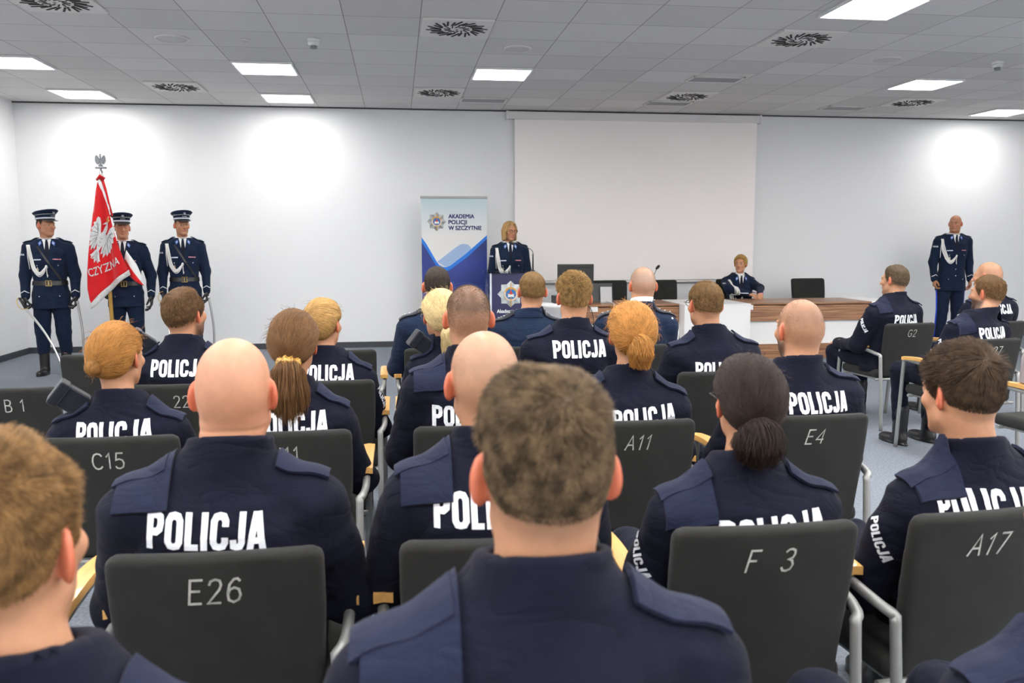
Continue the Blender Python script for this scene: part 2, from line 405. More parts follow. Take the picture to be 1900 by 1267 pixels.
def short_hair_pts(n, rs, line, L_top, L_side, lift=.45, clump=.5, k=5, base=skull, whorl=WHORL, messy=.25, part=None):
    d = dirs(int(n*2.6), rs); c = np.array([0, -.015, .02])
    q = march(base, c+d*.2, -d, 24, 0.9); ok = (above_line(q, line)*rs.uniform(.25, 1, len(q)) + rs.normal(0, .004, len(q)) > .004)
    q = q[ok][:n]; d = d[ok][:n]; nr = grad(base, q)
    rad = q-whorl; rad -= nr*(rad*nr).sum(1)[:, None]; rn = np.linalg.norm(rad, axis=1)[:, None]; fl = rad/np.maximum(rn, 1e-4)
    sw = np.cross(nr, fl); fl = fl+sw*.45*np.exp(-rn/.05)
    if part is not None: fl = fl + np.array(part)*sstep(.04, .09, q[:, 2])[:, None]
    fl -= nr*(fl*nr).sum(1)[:, None]; fl /= np.maximum(np.linalg.norm(fl, axis=1), 1e-4)[:, None]
    top = sstep(-.03, .075, q[:, 2]+.25*np.maximum(0, q[:, 1])*0)
    nz = Noise(int(rs.randint(9999)), 8, f=75); nz2 = Noise(int(rs.randint(9999)), 8, f=75); cl = nz(q)*clump
    L = (L_side+(L_top-L_side)*top)*(1+.35*cl)*rs.uniform(.75, 1.1, len(q)); L *= np.minimum(1, .3+above_line(q, line)/.03).clip(.25, 1)
    li = np.clip(lift*(0.5+top)+.25*cl*top, .08, 1.1)
    side = np.cross(nr, fl); P = [q-nr*.001]; p = P[0]
    for i in range(k-1):
        t = (i+.5)/(k-1); dv = nr*(li*(1-.8*t))[:, None]+fl*(1-.35*li*(1-t))[:, None]+side*(nz2(q)*clump*.8*t)[:, None]+rs.normal(0, messy, q.shape)*.5
        dv /= np.linalg.norm(dv, axis=1)[:, None]; p = p+dv*(L/(k-1))[:, None]
        s = base(p); p = p+np.clip(.0012-s, 0, .02)[:, None]*nr; P.append(p)
    return np.stack(P, 1)
def pulled_hair_pts(n, rs, line, tie, shell, k=9, fuzz=.004):
    d = dirs(int(n*2), rs); c = np.array([0, -.015, .02]); q = march(shell, c+d*.24, -d, 26, .9)
    ok = above_line(q, line) > -.002; q = q[ok][:n]; tie = np.asarray(tie, float); nz = Noise(int(rs.randint(9999)), 8, f=60); ph = rs.normal(0, 1, (len(q), 3))
    P = []
    for i in range(k):
        t = i/(k-1); s = q*(1-t)+tie*t+ph*.006*math.sin(math.pi*t)
        dd = s-np.array([0, -.02, .0]); dd /= np.maximum(np.linalg.norm(dd, axis=1), 1e-5)[:, None]
        o = march(shell, dd*.22+np.array([0, -.02, 0]), -dd, 22, .9); e = 1-t**6
        o = o*e+s*(1-e)
        P.append(o+dd*(.0008+.0022*np.abs(nz(q))[:, None]+fuzz*np.abs(ph[:, :1])*.25))
    return np.stack(P, 1)
def tail_pts(n, rs, path, radii, wave=.006, k=None):
    C = np.array(spline(path, 5)); k = len(C); R = np.interp(np.linspace(0, 1, k), np.linspace(0, 1, len(radii)), radii)
    a = rs.uniform(0, 6.283, n); r = np.sqrt(rs.uniform(0.15, 1, n)); T = np.gradient(C, axis=0); T /= np.linalg.norm(T, axis=1)[:, None]
    X = np.cross(T, np.array([0.3, 1, 0.1])); X /= np.linalg.norm(X, axis=1)[:, None]; Y = np.cross(X, T)
    ph = np.round(rs.uniform(0, 6.28, n)*2)/2; P = []; cut = rs.uniform(.82, 1.0, n)
    for i in range(k):
        tt = i/(k-1); ri = R[i]*(1+.12*np.sin(7*tt+ph*3))
        o = C[i]+(X[i]*(np.cos(a)*r*ri)[:, None]+Y[i]*(np.sin(a)*r*ri)[:, None])+X[i]*(wave*np.sin(9*tt+ph))[:, None]*tt
        P.append(o)
    P = np.stack(P, 1); base = P[:, :1]; 
    return base+(P-base)*cut[:, None, None]
def chain(q, path, radii, kk=.01):
    d = None
    for (a, b, r1, r2) in zip(path[:-1], path[1:], radii[:-1], radii[1:]):
        e = rc(q, a, b, r1, r2); d = e if d is None else smin(d, e, kk)
    return d

class Head:
    """head in a body's own space: centre c, rotation R (columns = head axes), scale s"""
    def __init__(h, c, yaw=0, pitch=0, roll=0, s=1.0): h.c = np.array(c, float); h.R = rot_head(math.radians(yaw), math.radians(pitch), math.radians(roll)); h.s = s
    def to(h, p): return ((p-h.c) @ h.R)/h.s
    def out(h, q): return h.c+(q*h.s) @ h.R.T
SKIN = np.array([0.50, 0.25, 0.142])
def paint(q, o):
    """albedo of the body's skin, by place on the head"""
    col = np.tile(SKIN*np.array(o.get('skin', (1, 1, 1))), (len(q), 1)); m = mirx(q)
    def mix(c, f): 
        nonlocal col
        col = col*(1-f[:, None])+np.asarray(c)*f[:, None]
    red = np.array([.56, .115, .055])
    mix(red, .8*sstep(.004, -.004, ear_sdf(q, o.get('ear', 0))-.003))  # deep red on the ears paints in light glowing through them
    mix(red*1.05, .22*sstep(.03, .0, np.abs(rc(m, (.04, .07, -.03), (.04, .071, -.03), .006, .006))))
    mix(red, .25*sstep(.012, .0, rc(q, (0, .115, -.03), (0, .116, -.03), .004, .004)))
    hc = np.array(o['hair'].get('brow', np.array(o['hair']['col'])*.6))
    mix(hc, .85*sstep(.0032, .0008, rc(m, (.014, .097, .024), (.044, .078, .027), .002, .0012)-.001)*(q[:, 1] > .05))
    lip = np.array(o.get('lip', (.42, .15, .11)))
    mix(lip, .8*sstep(.002, .0, np.minimum(rc(m, (0, .0975, -.0585), (.019, .0905, -.0625), .006, .003), rc(m, (0, .0965, -.0685), (.016, .09, -.0672), .0068, .003)))*(q[:, 1] > .08))
    if not o.get('closed'):
        e = rc(m, (.031, .0770, .004), (.0312, .077, .004), .0133, .0133); ey = (e < .0008) & (np.abs(q[:, 2]-.003) < .0050) & (q[:, 1] > .08)
        mix((.50, .44, .41), .85*ey)
        gz = o.get('gaze', 0)*.004
        iris = ey & (np.hypot(m[:, 0]-.031-gz*np.sign(q[:, 0]), q[:, 2]-.0035) < .0062); mix((.03, .035, .04), 1.0*iris)
    b = o.get('beard')
    if b:
        reg = sstep(-.028, -.05, q[:, 2]+.25*np.maximum(0, m[:, 0]-.05))*sstep(-.04, -.012, q[:, 1])*sstep(-.165, -.13, q[:, 2])
        mix(np.array(b[0]), reg*b[1])
    z = o['hair'].get('buzz')
    if z:
        a = above_line(q, AZ_M); f = (.35*sstep(-.012, .03, a)+.65*sstep(.0, .135, a))*z[1]; top = sstep(.0, .06, q[:, 2])
        bald = z[2]*sstep(.05, .10, q[:, 2]+.3*q[:, 1]); nz = Noise(3, 10, f=60)(q)
        mix(np.array(z[0]), np.clip(f*(.75+.4*top)*(1-bald)*(1+.15*nz), 0, .95)*(ear_sdf(q, o.get('ear', 0)) > .004))
    return col

def hand_sdf(p, W, d, n, t, curl=.6, s=1.0, spread=1.0):
    W = np.asarray(W, float); d, n, t = [np.asarray(v, float)/np.linalg.norm(v) for v in (d, n, t)]
    pt = lambda a, b, c: W+(d*a+t*b+n*c)*s
    o = None
    kn = [(.094, .030), (.099, .010), (.095, -.010), (.087, -.028)]; Ls = [(.044, .026, .020), (.049, .030, .021), (.045, .028, .020), (.034, .021, .018)]
    for i, ((a, b), L) in enumerate(zip(kn, Ls)):
        e = rc(p, pt(.012, b*.55, 0), pt(a, b, 0), .0165*s, .0125*s); o = e if o is None else smin(o, e, .014*s)
    o = smin(o, rc(p, pt(-.03, 0, 0), pt(.02, 0, 0), .0245*s, .024*s), .02*s)
    for i, ((a, b), L) in enumerate(zip(kn, Ls)):
        c0 = pt(a, b, 0); ang = 0; bb = b*1.0
        for j, l in enumerate(L):
            ang += curl*(.75, .95, .6)[j]+.05*i
            c1 = c0+(d*math.cos(ang)+n*math.sin(ang)+t*(b*1.2*spread if j == 0 else 0))*l*s
            e = rc(p, c0, c1, (.0102, .0092, .0084)[j]*s, (.0094, .0085, .0072)[j]*s); o = smin(o, e, .004*s); c0 = c1
    th = [pt(.022, .022, .004), pt(.052, .047, .014+.012*curl), pt(.080, .050-.01*curl, .024+.022*curl), pt(.102, .044-.018*curl, .032+.03*curl)]
    for j in range(3): o = smin(o, rc(p, th[j], th[j+1], (.0175, .0125, .0105)[j]*s, (.0125, .0105, .0085)[j]*s), .006*s)
    return o

# ---------------------------------------------------------------- bodies
def seated_pose(T, o):
    b = o.get('bulk', 1.0); sh = o.get('sh', .185); cy = -.168; hx = o.get('hx', 0)
    z = [.42, .55, .72, T-.475, T-.40, T-.34, T-.285, T-.23]
    P = dict(T=T, cy=cy, z=z, w=[.185*b, .185*b, .178*b, .188*b, sh, sh*.86, .105, .066],
             d=[.15*b, .14*b, .13*b, .126*b, .115*b, .100, .078, .066], c=[-.07, -.09, -.125, cy+.012, cy, cy+.002, cy+.012, cy+.027],
             hem=.44, neck=(0, cy+.025, T-.28), sh=sh, b=b, lean=hx)
    P['S'] = [(s*(sh-.005), cy, T-.378) for s in (1, -1)]
    P['E'] = o.get('E') or [(s*(sh+.068), cy+.10, T-.63) for s in (1, -1)]
    P['W'] = o.get('W') or [(s*.125, .16, .635) for s in (1, -1)]
    P['hd'] = [(-s*.35, 1, -.12) for s in (1, -1)]; P['hn'] = [(0, -.1, -1)]*2; P['ht'] = [(-s, -.3, 0) for s in (1, -1)]
    P['legs'] = o.get('legs') or [((s*.095, -.06, .535), (s*.135, .37, .545), (s*.13, .34, .11)) for s in (1, -1)]
    P['rl'] = (.088*b, .066, .05); P['foot_yaw'] = [0, 0]
    P['head'] = Head((hx+o.get('hxo', 0), cy+.05+o.get('hy', 0), T-.118*o.get('hs', 1)+o.get('dT', 0)), o.get('yaw', 0), o.get('pitch', 0), o.get('roll', 0), o.get('hs', 1))
    return P
def standing_pose(T, o):
    b = o.get('bulk', 1.0); sh = o.get('sh', .19); k = T/1.8
    P = dict(T=T, cy=0.0, z=[.72*k, .90*k, 1.06*k, 1.25*k, T-.40, T-.335, T-.28, T-.23], w=[.20*b, .19*b, .165*b, .182*b, sh, sh*.86, .10, .062],
             d=[.148*b, .14*b, .12*b, .13*b, .118*b, .10, .075, .062], c=[0, 0, 0, .005, 0, -.01, 0, .01], hem=.755*k, neck=(0, .005, T-.28), sh=sh, b=b, lean=0)
    P['S'] = [(s*(sh+.002), -.005, T-.375) for s in (1, -1)]
    P['E'] = o.get('E') or [(s*(sh+.058), -.03, T-.665) for s in (1, -1)]
    P['W'] = o.get('W') or [(s*(sh+.060), .035, T-.905) for s in (1, -1)]
    P['hd'] = o.get('hd') or [(0, .15, -1)]*2; P['hn'] = o.get('hn') or [(-s, 0, 0) for s in (1, -1)]; P['ht'] = o.get('ht') or [(0, 1, .1)]*2
    P['legs'] = [((s*.088, 0, .90*k), (s*.105, .015, .49*k), (s*.115, -.02, .10)) for s in (1, -1)]
    P['rl'] = (.105*b, .078, .064); P['foot_yaw'] = [-14, 14]
    P['head'] = Head((0, .03+o.get('hy', 0), T-.118*o.get('hs', 1)), o.get('yaw', 0), o.get('pitch', 0), o.get('roll', 0), o.get('hs', 1))
    return P
def jacket_fn(P, seed, stand=False, wr=1.0, lady=False):
    N1 = Noise(seed, 12, (0.7, 1, 1.5), 26); N2 = Noise(seed+50, 12, (1, 1, 1.6), 60); N3 = Noise(seed+80, 6, (.6, 1, 1.6), 15); b = P['b']; T = P['T']; sh = P['sh']; cy = P['cy']
    nk = np.array(P['neck']); Hn = P['head'].out(np.array([[0, -.03, -.1]]))[0]
    ctop = T-(.218 if not stand else .235)-P.get('low', 0); na, nc, nr = P['na']
    def f(p):
        d = loft(p, P['z'], P['w'], P['d'], P['c'])
        m = mirx(p)
        d = smin(d, rc(m, (.03, nk[1], T-.268), (sh-.03, cy, T-.360), .047, .058*b), .04)
        if lady: d = smin(d, ell(m, (.075, P['cy']+.10, T-.50), (.075, .055, .075)), .05)
        for s in (0, 1):
            a = smin(rc(p, P['S'][s], P['E'][s], .076*b, .060*b), rc(p, P['E'][s], P['W'][s], .058*b, .043*b), .03)
            d = smin(d, a, .022)
        d = smin(d, rc(p, na, nc, nr+.031, nr+.022), .022)
        d = smax(d, p[:, 2]-ctop-.25*(nc[1]-p[:, 1])*(0 if stand else 1), .006); d = smax(d, -np.maximum(rc(p, na, nc+(nc-na), nr+.013, nr+.002), ctop-.022-p[:, 2]), .004)
        d = smax(d, P['hem']-p[:, 2], .008)
        low = sstep(T-.26, T-.36, p[:, 2])
        return d+wr*low*(.0075*N1(p)+.0030*N2(p)+.008*(np.abs(N3(p))-.3))
    return f
def bbox_of(P, stand):
    xs = [abs(e[0])+.1 for e in P['E']+P['W']]; x = max(xs+[.3]); ys = [e[1] for e in P['E']+P['W']]+[P['cy']]
    return x, min(ys)-.24, max(max(ys)+.12, P['cy']+.24)
_shoe = {}
def shoe_mesh(boot):
    if boot in _shoe: return _shoe[boot]
    def f(p):
        d = smin(ell(p, (0, .085, .028), (.046, .10, .040)), ell(p, (0, -.02, .035), (.040, .062, .055)), .03)
        d = smin(d, rc(p, (0, -.015, .06), (0, -.02, .26 if boot else .10), .050, .055 if boot else .043), .025)
        d = smax(d, .0-p[:, 2], .004); d = smin(d, smax(smax(ell(p, (0, .045, .0), (.050, .142, .06)), p[:, 2]-.018, .002), -p[:, 2], .002), .002)
        return d
    _shoe[boot] = surf(f, (-.08, -.12, -.02), (.08, .22, .34), .008); return _shoe[boot]

def make_hair(root, P, o, rs):
    h = P['head']; H = o['hair']; kind = H['kind']; col = H['col']; ms, mst = hair_mats(col, H.get('lock', .6) if kind == 'short' else (.05 if kind == 'buzz' else .18)); n = H.get('n', 6000); r = H.get('r', .00035)
    if kind == 'buzz': n = int(n*.7); r *= .6
    if kind == 'bald': return
    line = AZ_F if kind in ('bun', 'pony', 'lowpony') else (AZ_B if kind == 'bob' else AZ_M)
    t = H.get('t', .010)
    nz = Noise(int(rs.randint(9999)), 10, f=55)
    def shell(q):
        a = above_line(q, line); tt = t*(.12+.88*sstep(.025, .095, q[:, 2]))*sstep(.012, .075, a) if kind == 'short' and not H.get('full') else t
        return skull(q)-tt*sstep(-.002, .035, a)*(1+.22*nz(q))+.0035*sstep(.01, -.005, a)
    parts = [shell]
    res = H.get('res', .0065)
    lo = np.array([-.14, -.17, -.13]); hi = np.array([.14, .15, .16])
    extra = H.get('shape')
    if kind == 'bob':
        def bob(q):
            m = mirx(q); s = shell(q)
            g = smin(rc(m, (.066, -.005, .02), (.074, .015, -.10), .028, .020), rc(m, (.045, -.062, .0), (.05, -.06, -.11), .040, .028), .03)
            g = smin(g, rc(m, (.03, .055, .095), (.075, .045, -.0), .014, .014), .02)
            s = smin(s, g, .02); s = smax(s, -ell(q, (.006, .10, -.035), (.070, .082, .112)), .01)
            return smax(s, -.135-q[:, 2]+.004*nz(q), .01)
        fn = bob; lo[2] = -.17
    elif extra is not None:
        fn = lambda q: smin(shell(q), extra(q), .008); lo = np.minimum(lo, H.get('lo', lo)); hi = np.maximum(hi, H.get('hi', hi))
    else: fn = shell
    fnm = (lambda q: smax(fn(q), -(skull(q)+.006), .002)) if kind in ('short',) else fn
    if kind != 'buzz':
        V, Q = surf(fn, lo, hi, res, 1); so = npmesh('hair', h.out(V), Q, ms, root)
        par = so
    else: par = None
    if kind == 'buzz':
        pts = short_hair_pts(n, rs, line, H.get('L', .006), H.get('Ls', .003), .75, .3, k=3, messy=.3)
    elif kind == 'short':
        pts = short_hair_pts(n, rs, line, H.get('L', .03), H.get('Ls', .010), H.get('lift', .5), H.get('clump', .6), k=6, base=(fn if t >= .012 and not H.get('full') else skull), whorl=np.array(H.get('whorl', WHORL)), part=H.get('part'), messy=H.get('messy', .25))
    elif kind == 'bob':
        d = dirs(n*2, rs); q = march(fn, d*.28+np.array([0, -.01, -.02]), -d, 30, .9); ok = (above_line(q, AZ_B) > 0) & (q[:, 2] > -.12); q = q[ok][:n]; nr = grad(fn, q)
        P_ = []; p = q+nr*.001; wv = Noise(5, 6, f=60)(q)
        for i in range(7):
            P_.append(p); g = np.array([0, 0, -1.0])-nr*(np.array([0, 0, -1.0])*nr).sum(1)[:, None]; g += (q-np.array([.03, 0, .12]))*np.array([1.5, 1, 0])*3*sstep(.05, .1, q[:, 2])[:, None]; g /= np.linalg.norm(g, axis=1)[:, None]
            p = p+g*.011; s_ = fn(p); nr = grad(fn, p); p = p-(s_-.001-.002*np.abs(wv))[:, None]*nr
        pts = np.stack(P_, 1); pts = pts[pts[:, -1, 2] > -.15]
    else:
        pts = pulled_hair_pts(n, rs, line, H['tie'], shell)
    make_strands('hair_strands', h.out(pts.reshape(-1, 3)).reshape(pts.shape), r, mst, par or root)
    if H.get('tail'):
        tp = tail_pts(H.get('nt', 2500), rs, H['tail'], H['tail_r'], H.get('wave', .006))
        make_strands('ponytail_strands', h.out(tp.reshape(-1, 3)).reshape(tp.shape), r*1.15, mst, par or root)
    if H.get('wind'):
        C, R, k = H['wind']; C = np.array(C); N = 1600; a0 = rs.uniform(0, 6.28, N); rr = R*np.sqrt(rs.uniform(.05, 1, N)); K = 12; P_ = []
        for i in range(K):
            a = a0+i*.28; dep = np.sqrt(np.maximum(0, R*R*1.1-rr*rr))*.8; P_.append(np.stack([C[0]+rr*np.cos(a)*1.0, C[1]-dep-.001, C[2]+rr*np.sin(a)], 1))
        wp = np.stack(P_, 1); make_strands('bun_strands', h.out(wp.reshape(-1, 3)).reshape(wp.shape), r*1.2, mst, par or root)
    if H.get('fly'):
        fp = short_hair_pts(H['fly'], rs, line, .045, .035, .5, .9, k=6, base=fn, messy=.8)
        make_strands('loose_hair', h.out(fp.reshape(-1, 3)).reshape(fp.shape), r*.7, mst, par or root)

def decal_text(root, s, fn, cx, cz, hgt, wid, y0, D, off, m, name='lettering', bold=.03, tilt=0.0, shear=0.0, space=1.0):
    V, Tt = text2d(s, bold, shear, 1.0, space); V = V.copy(); V[:, 0] *= wid/(V[:, 0].max()-V[:, 0].min()); V[:, 1] *= hgt/(V[:, 1].max()-V[:, 1].min())
    V[:, 1] -= (V[:, 1].max()+V[:, 1].min())/2
    ct, st = math.cos(tilt), math.sin(tilt); V = V @ np.array([[ct, st], [-st, ct]])
    D = np.asarray(D, float)
    if abs(D[1]) > .5: sg = 1 if D[1] > 0 else -1; place = lambda v: np.stack([cx+sg*v[:, 0], np.full(len(v), y0), cz+v[:, 1]], 1)
    else: sg = 1 if D[0] < 0 else -1; place = lambda v: np.stack([np.full(len(v), y0), cx+sg*v[:, 0], cz+v[:, 1]], 1)
    return drape(name, V, Tt, place, fn, D, off, m, root)
def shoulder_strap(name, jk, P, s, x0, x1, wd, m, root, off=.010, th=.008, n=9):
    G = np.zeros((n, 5, 3)); xs = np.linspace(x0, x1, n)
    for i, x in enumerate(xs):
        for j, v in enumerate(np.linspace(-.5, .5, 5)): G[i, j] = (s*x, P['cy']-.004+v*wd, P['T']+.05)
    q = march(jk, G.reshape(-1, 3), (0, 0, -1)); nr = grad(jk, q); q = q+nr*off
    G = q.reshape(n, 5, 3); N = nr.reshape(n, 5, 3)
    if s < 0: G = G[:, ::-1]; N = N[:, ::-1]
    return slab(name, G, N, th, m, root)
def shoulder_flap(jk, P, s, m, root, x0=.102, x1=.215, a0=-20, a1=62, off=.012):
    n = 9; G = np.zeros((n, 12, 3)); Dn = np.zeros((n, 12, 3)); ax = np.array([0, P['cy'], P['T']-.42])
    for i, x in enumerate(np.linspace(x0, x1, n)):
        for j, a in enumerate(np.radians(np.linspace(a0, a1, 12))):
            dv = np.array([0, -math.sin(a), math.cos(a)]); G[i, j] = ax+np.array([s*x, 0, 0])+dv*.4; Dn[i, j] = -dv
    q = march(jk, G.reshape(-1, 3), Dn.reshape(-1, 3)); nr = -Dn.reshape(-1, 3)
    G = q.reshape(n, 12, 3)
    K = np.array([.25, .5, .25])
    for _ in range(3):
        G[1:-1] = (G[:-2]*.25+G[1:-1]*.5+G[2:]*.25)
    N = nr.reshape(n, 12, 3); G = G+N*off
    if s > 0: G = G[:, ::-1]; N = N[:, ::-1]
    return slab('shoulder_flap', G, N, .009, m, root)

def person(label, loc, rz, T, o, stand=False, dress=False, group=None, cat='person'):
    rs = np.random.RandomState(o.get('seed', 1)); P = (standing_pose if stand else seated_pose)(T, o); h = P['head']
    f_ = o.get('f', 0.0); ear = o.get('ear', 0.25); nr_ = o.get('neck_r', .056 if not f_ else .047); jw = o.get('jowl', 0.0)
    nb = np.array(P['neck'])+np.array([0, -.008, -.06])
    n1 = h.out(np.array([[0, -.028, -.055]]))[0]; n2 = h.out(np.array([[0, -.04, -.02]]))[0]
    folds = o.get('folds')
    def body_head(p):
        q = h.to(p); d = head_sdf(q, f_, ear, jw)*h.s
        d = smin(d, smin(rc(p, nb, n1, nr_+.012, nr_), rc(p, n1, n2, nr_, nr_-.006), .02), .022)
        if folds: d = d+.0022*folds*np.exp(-((q[:, 2]+.070+.06*np.abs(q[:, 0]))/.005)**2)*(q[:, 1] < -.03)+.0012*folds*np.exp(-((q[:, 2]+.108)/.005)**2)*(q[:, 1] < -.03)
        return d
    hr = o.get('hres', .0055); hc = h.c
    lo = np.minimum(hc-np.array([.125, .15, .13])*h.s, nb-.09); lo[2] = nb[2]-.02; hi = np.maximum(hc+np.array([.125, .15, .13])*h.s, nb+.09)
    hi[2] = T+.02+o.get('dT', 0)
    parts = [surf(body_head, lo, hi, hr)]
    P['na'] = (nb, n1, nr_); P['low'] = .030 if dress and o.get('front', True) else (.012 if dress else 0)
    jk = jacket_fn(P, o.get('seed', 1), stand, o.get('wr', 1.0 if not dress else .45), o.get('lady', False))
    L = P['legs']
    def core(p):
        d = smax(loft(p, P['z'], np.array(P['w'])-.026, np.array(P['d'])-.026, P['c']), P['hem']+(.06 if stand else 0)-p[:, 2], .005)
        for s in (0, 1):
            d = smin(d, smin(rc(p, P['S'][s], P['E'][s], .05, .04), rc(p, P['E'][s], P['W'][s], .040, .026), .02), .02)
            d = smin(d, smin(rc(p, L[s][0], L[s][1], P['rl'][0]-.018, P['rl'][1]-.014), rc(p, L[s][1], L[s][2], P['rl'][1]-.016, .034), .02), .02)
        return smin(d, rc(p, nb-np.array([0, 0, .05]), nb+np.array([0, 0, .02]), .055, .055), .02)
    bx, by0, by1 = bbox_of(P, stand)
    parts.append(surf(core, (-bx, min(by0, -.3), .05), (bx, max(by1, .5 if not stand else by1), nb[2]+.04), .02))
    gl = o.get('gloves'); hp = []
    for s in (0, 1):
        curl = o.get('curl', (.45, .45))[s]
        fh = lambda p, s=s: hand_sdf(p, P['W'][s], P['hd'][s], P['hn'][s], P['ht'][s], curl, .96 if not gl else 1.06)
        c = np.array(P['W'][s])+np.array(P['hd'][s])/np.linalg.norm(P['hd'][s])*.08
        if o.get('hands', True): hp.append(surf(fh, c-.135, c+.135, o.get('handres', .0062)))
    if not gl: parts += hp
    V, Q = cat_mesh(parts); q = h.to(V); tint = paint(q, o); far = q[:, 2] < -.2; tint[far] = SKIN*np.array(o.get('skin', (1, 1, 1)))
    root = npmesh('person', V, Q, M['skin'], None, True, tint); root.location = loc; root.rotation_euler = (0, 0, rz)
    tag(root, label, cat, group)
    if gl:
        for v, qd in hp: npmesh('glove', v, qd, M['black'], root)
    # jacket
    mj = M['dress'] if dress else M['field']
    zlo = P['hem']-.03
    v, qd = surf(jk, (-bx, by0, zlo), (bx, by1, T-.17), o.get('jres', .011)); jo = npmesh('jacket', v, qd, mj, root)
    # trousers and shoes
    def trs(p):
        d = None
        N_ = trn(p)
        for s in (0, 1):
            e = smin(rc(p, L[s][0], L[s][1], P['rl'][0], P['rl'][1]), rc(p, L[s][1], np.array(L[s][2])+np.array([0, 0, 0 if not o.get('boots') else .17]), P['rl'][1], P['rl'][2]), .02); d = e if d is None else smin(d, e, .01)
        pz = L[0][0][2]; d = smin(d, ell(p, (0, L[0][0][1], pz+.02), (.175*P['b'], .125*P['b'], .12)), .04)
        return smax(d+.004*N_, .055+(.14 if o.get('boots') else 0)-p[:, 2], .006)
    trn = Noise(o.get('seed', 1)+9, 10, (1, 1, 1.8), 30)
    if o.get('legs_on', True):
        v, qd = surf(trs, (-.36, -.30, .03), (.36, .56 if not stand else .25, L[0][0][2]+.17), .014)
        npmesh('trousers', v, qd, M['trouser'] if not dress else M['dress'], root)
        v, qd = shoe_mesh(bool(o.get('boots')) or not dress)
        for s in (0, 1):
            so = npmesh('boot' if (o.get('boots') or not dress) else 'shoe', v, qd, M['black'], root); so.location = (L[s][2][0], L[s][2][1]+.02, 0)
            so.rotation_euler = (0, 0, math.radians(P['foot_yaw'][s]))
    make_hair(root, P, o, rs)
    return root, jo, jk, P

# ---------------------------------------------------------------- heavy condensed lettering drawn with strokes
GLY = {
 'P': (.50, [[(.095, 0), (.095, 1)], [(.095, .905), (.29, .905), (.385, .85), (.41, .70), (.385, .55), (.29, .475), (.095, .475)]]),
 'O': (.52, [[(.255, .905), (.36, .88), (.42, .77), (.42, .23), (.36, .12), (.255, .095), (.15, .12), (.095, .23), (.095, .77), (.15, .88), (.255, .905), (.36, .88)]]),
 'L': (.40, [[(.095, 1), (.095, 0)], [(.0, .085), (.385, .085)]]),
 'I': (.22, [[(.10, 0), (.10, 1)]]),
 'C': (.51, [[(.42, .64), (.42, .77), (.36, .88), (.255, .905), (.15, .88), (.095, .77), (.095, .23), (.15, .12), (.255, .095), (.36, .12), (.42, .23), (.42, .37)]]),
 'J': (.43, [[(.33, 1), (.33, .22), (.28, .115), (.19, .09), (.10, .12), (.09, .30)]]),
 'A': (.52, [[(.08, 0), (.235, 1)], [(.44, 0), (.285, 1)], [(.14, .26), (.38, .26)]]),
}
def heavy_text(s, sw=.185):
    V = []; Fs = []; x = 0
    for ch in s:
        w_, sts = GLY[ch]
        for st in sts:
            pts = np.array(st, float); L = []; R_ = []
            for i, p in enumerate(pts):
                t0 = pts[i]-pts[i-1] if i > 0 else pts[1]-pts[0]; t1 = pts[i+1]-pts[i] if i < len(pts)-1 else t0
                t0 = t0/np.linalg.norm(t0); t1 = t1/np.linalg.norm(t1); t = t0+t1; t /= np.linalg.norm(t); nn = np.array([-t[1], t[0]]); k = sw/2/max(.5, t @ t0)
                L.append(p+nn*k); R_.append(p-nn*k)
            b = len(V); n = len(pts)
            for a, c in zip(L, R_): V.append((a[0]+x, np.clip(a[1], 0, 1))); V.append((c[0]+x, np.clip(c[1], 0, 1)))
            for i in range(n-1): Fs.append((b+2*i, b+2*i+1, b+2*i+3, b+2*i+2))
        x += w_+.05
    V = np.array(V); V[:, 0] -= (V[:, 0].min()+V[:, 0].max())/2; return V, Fs
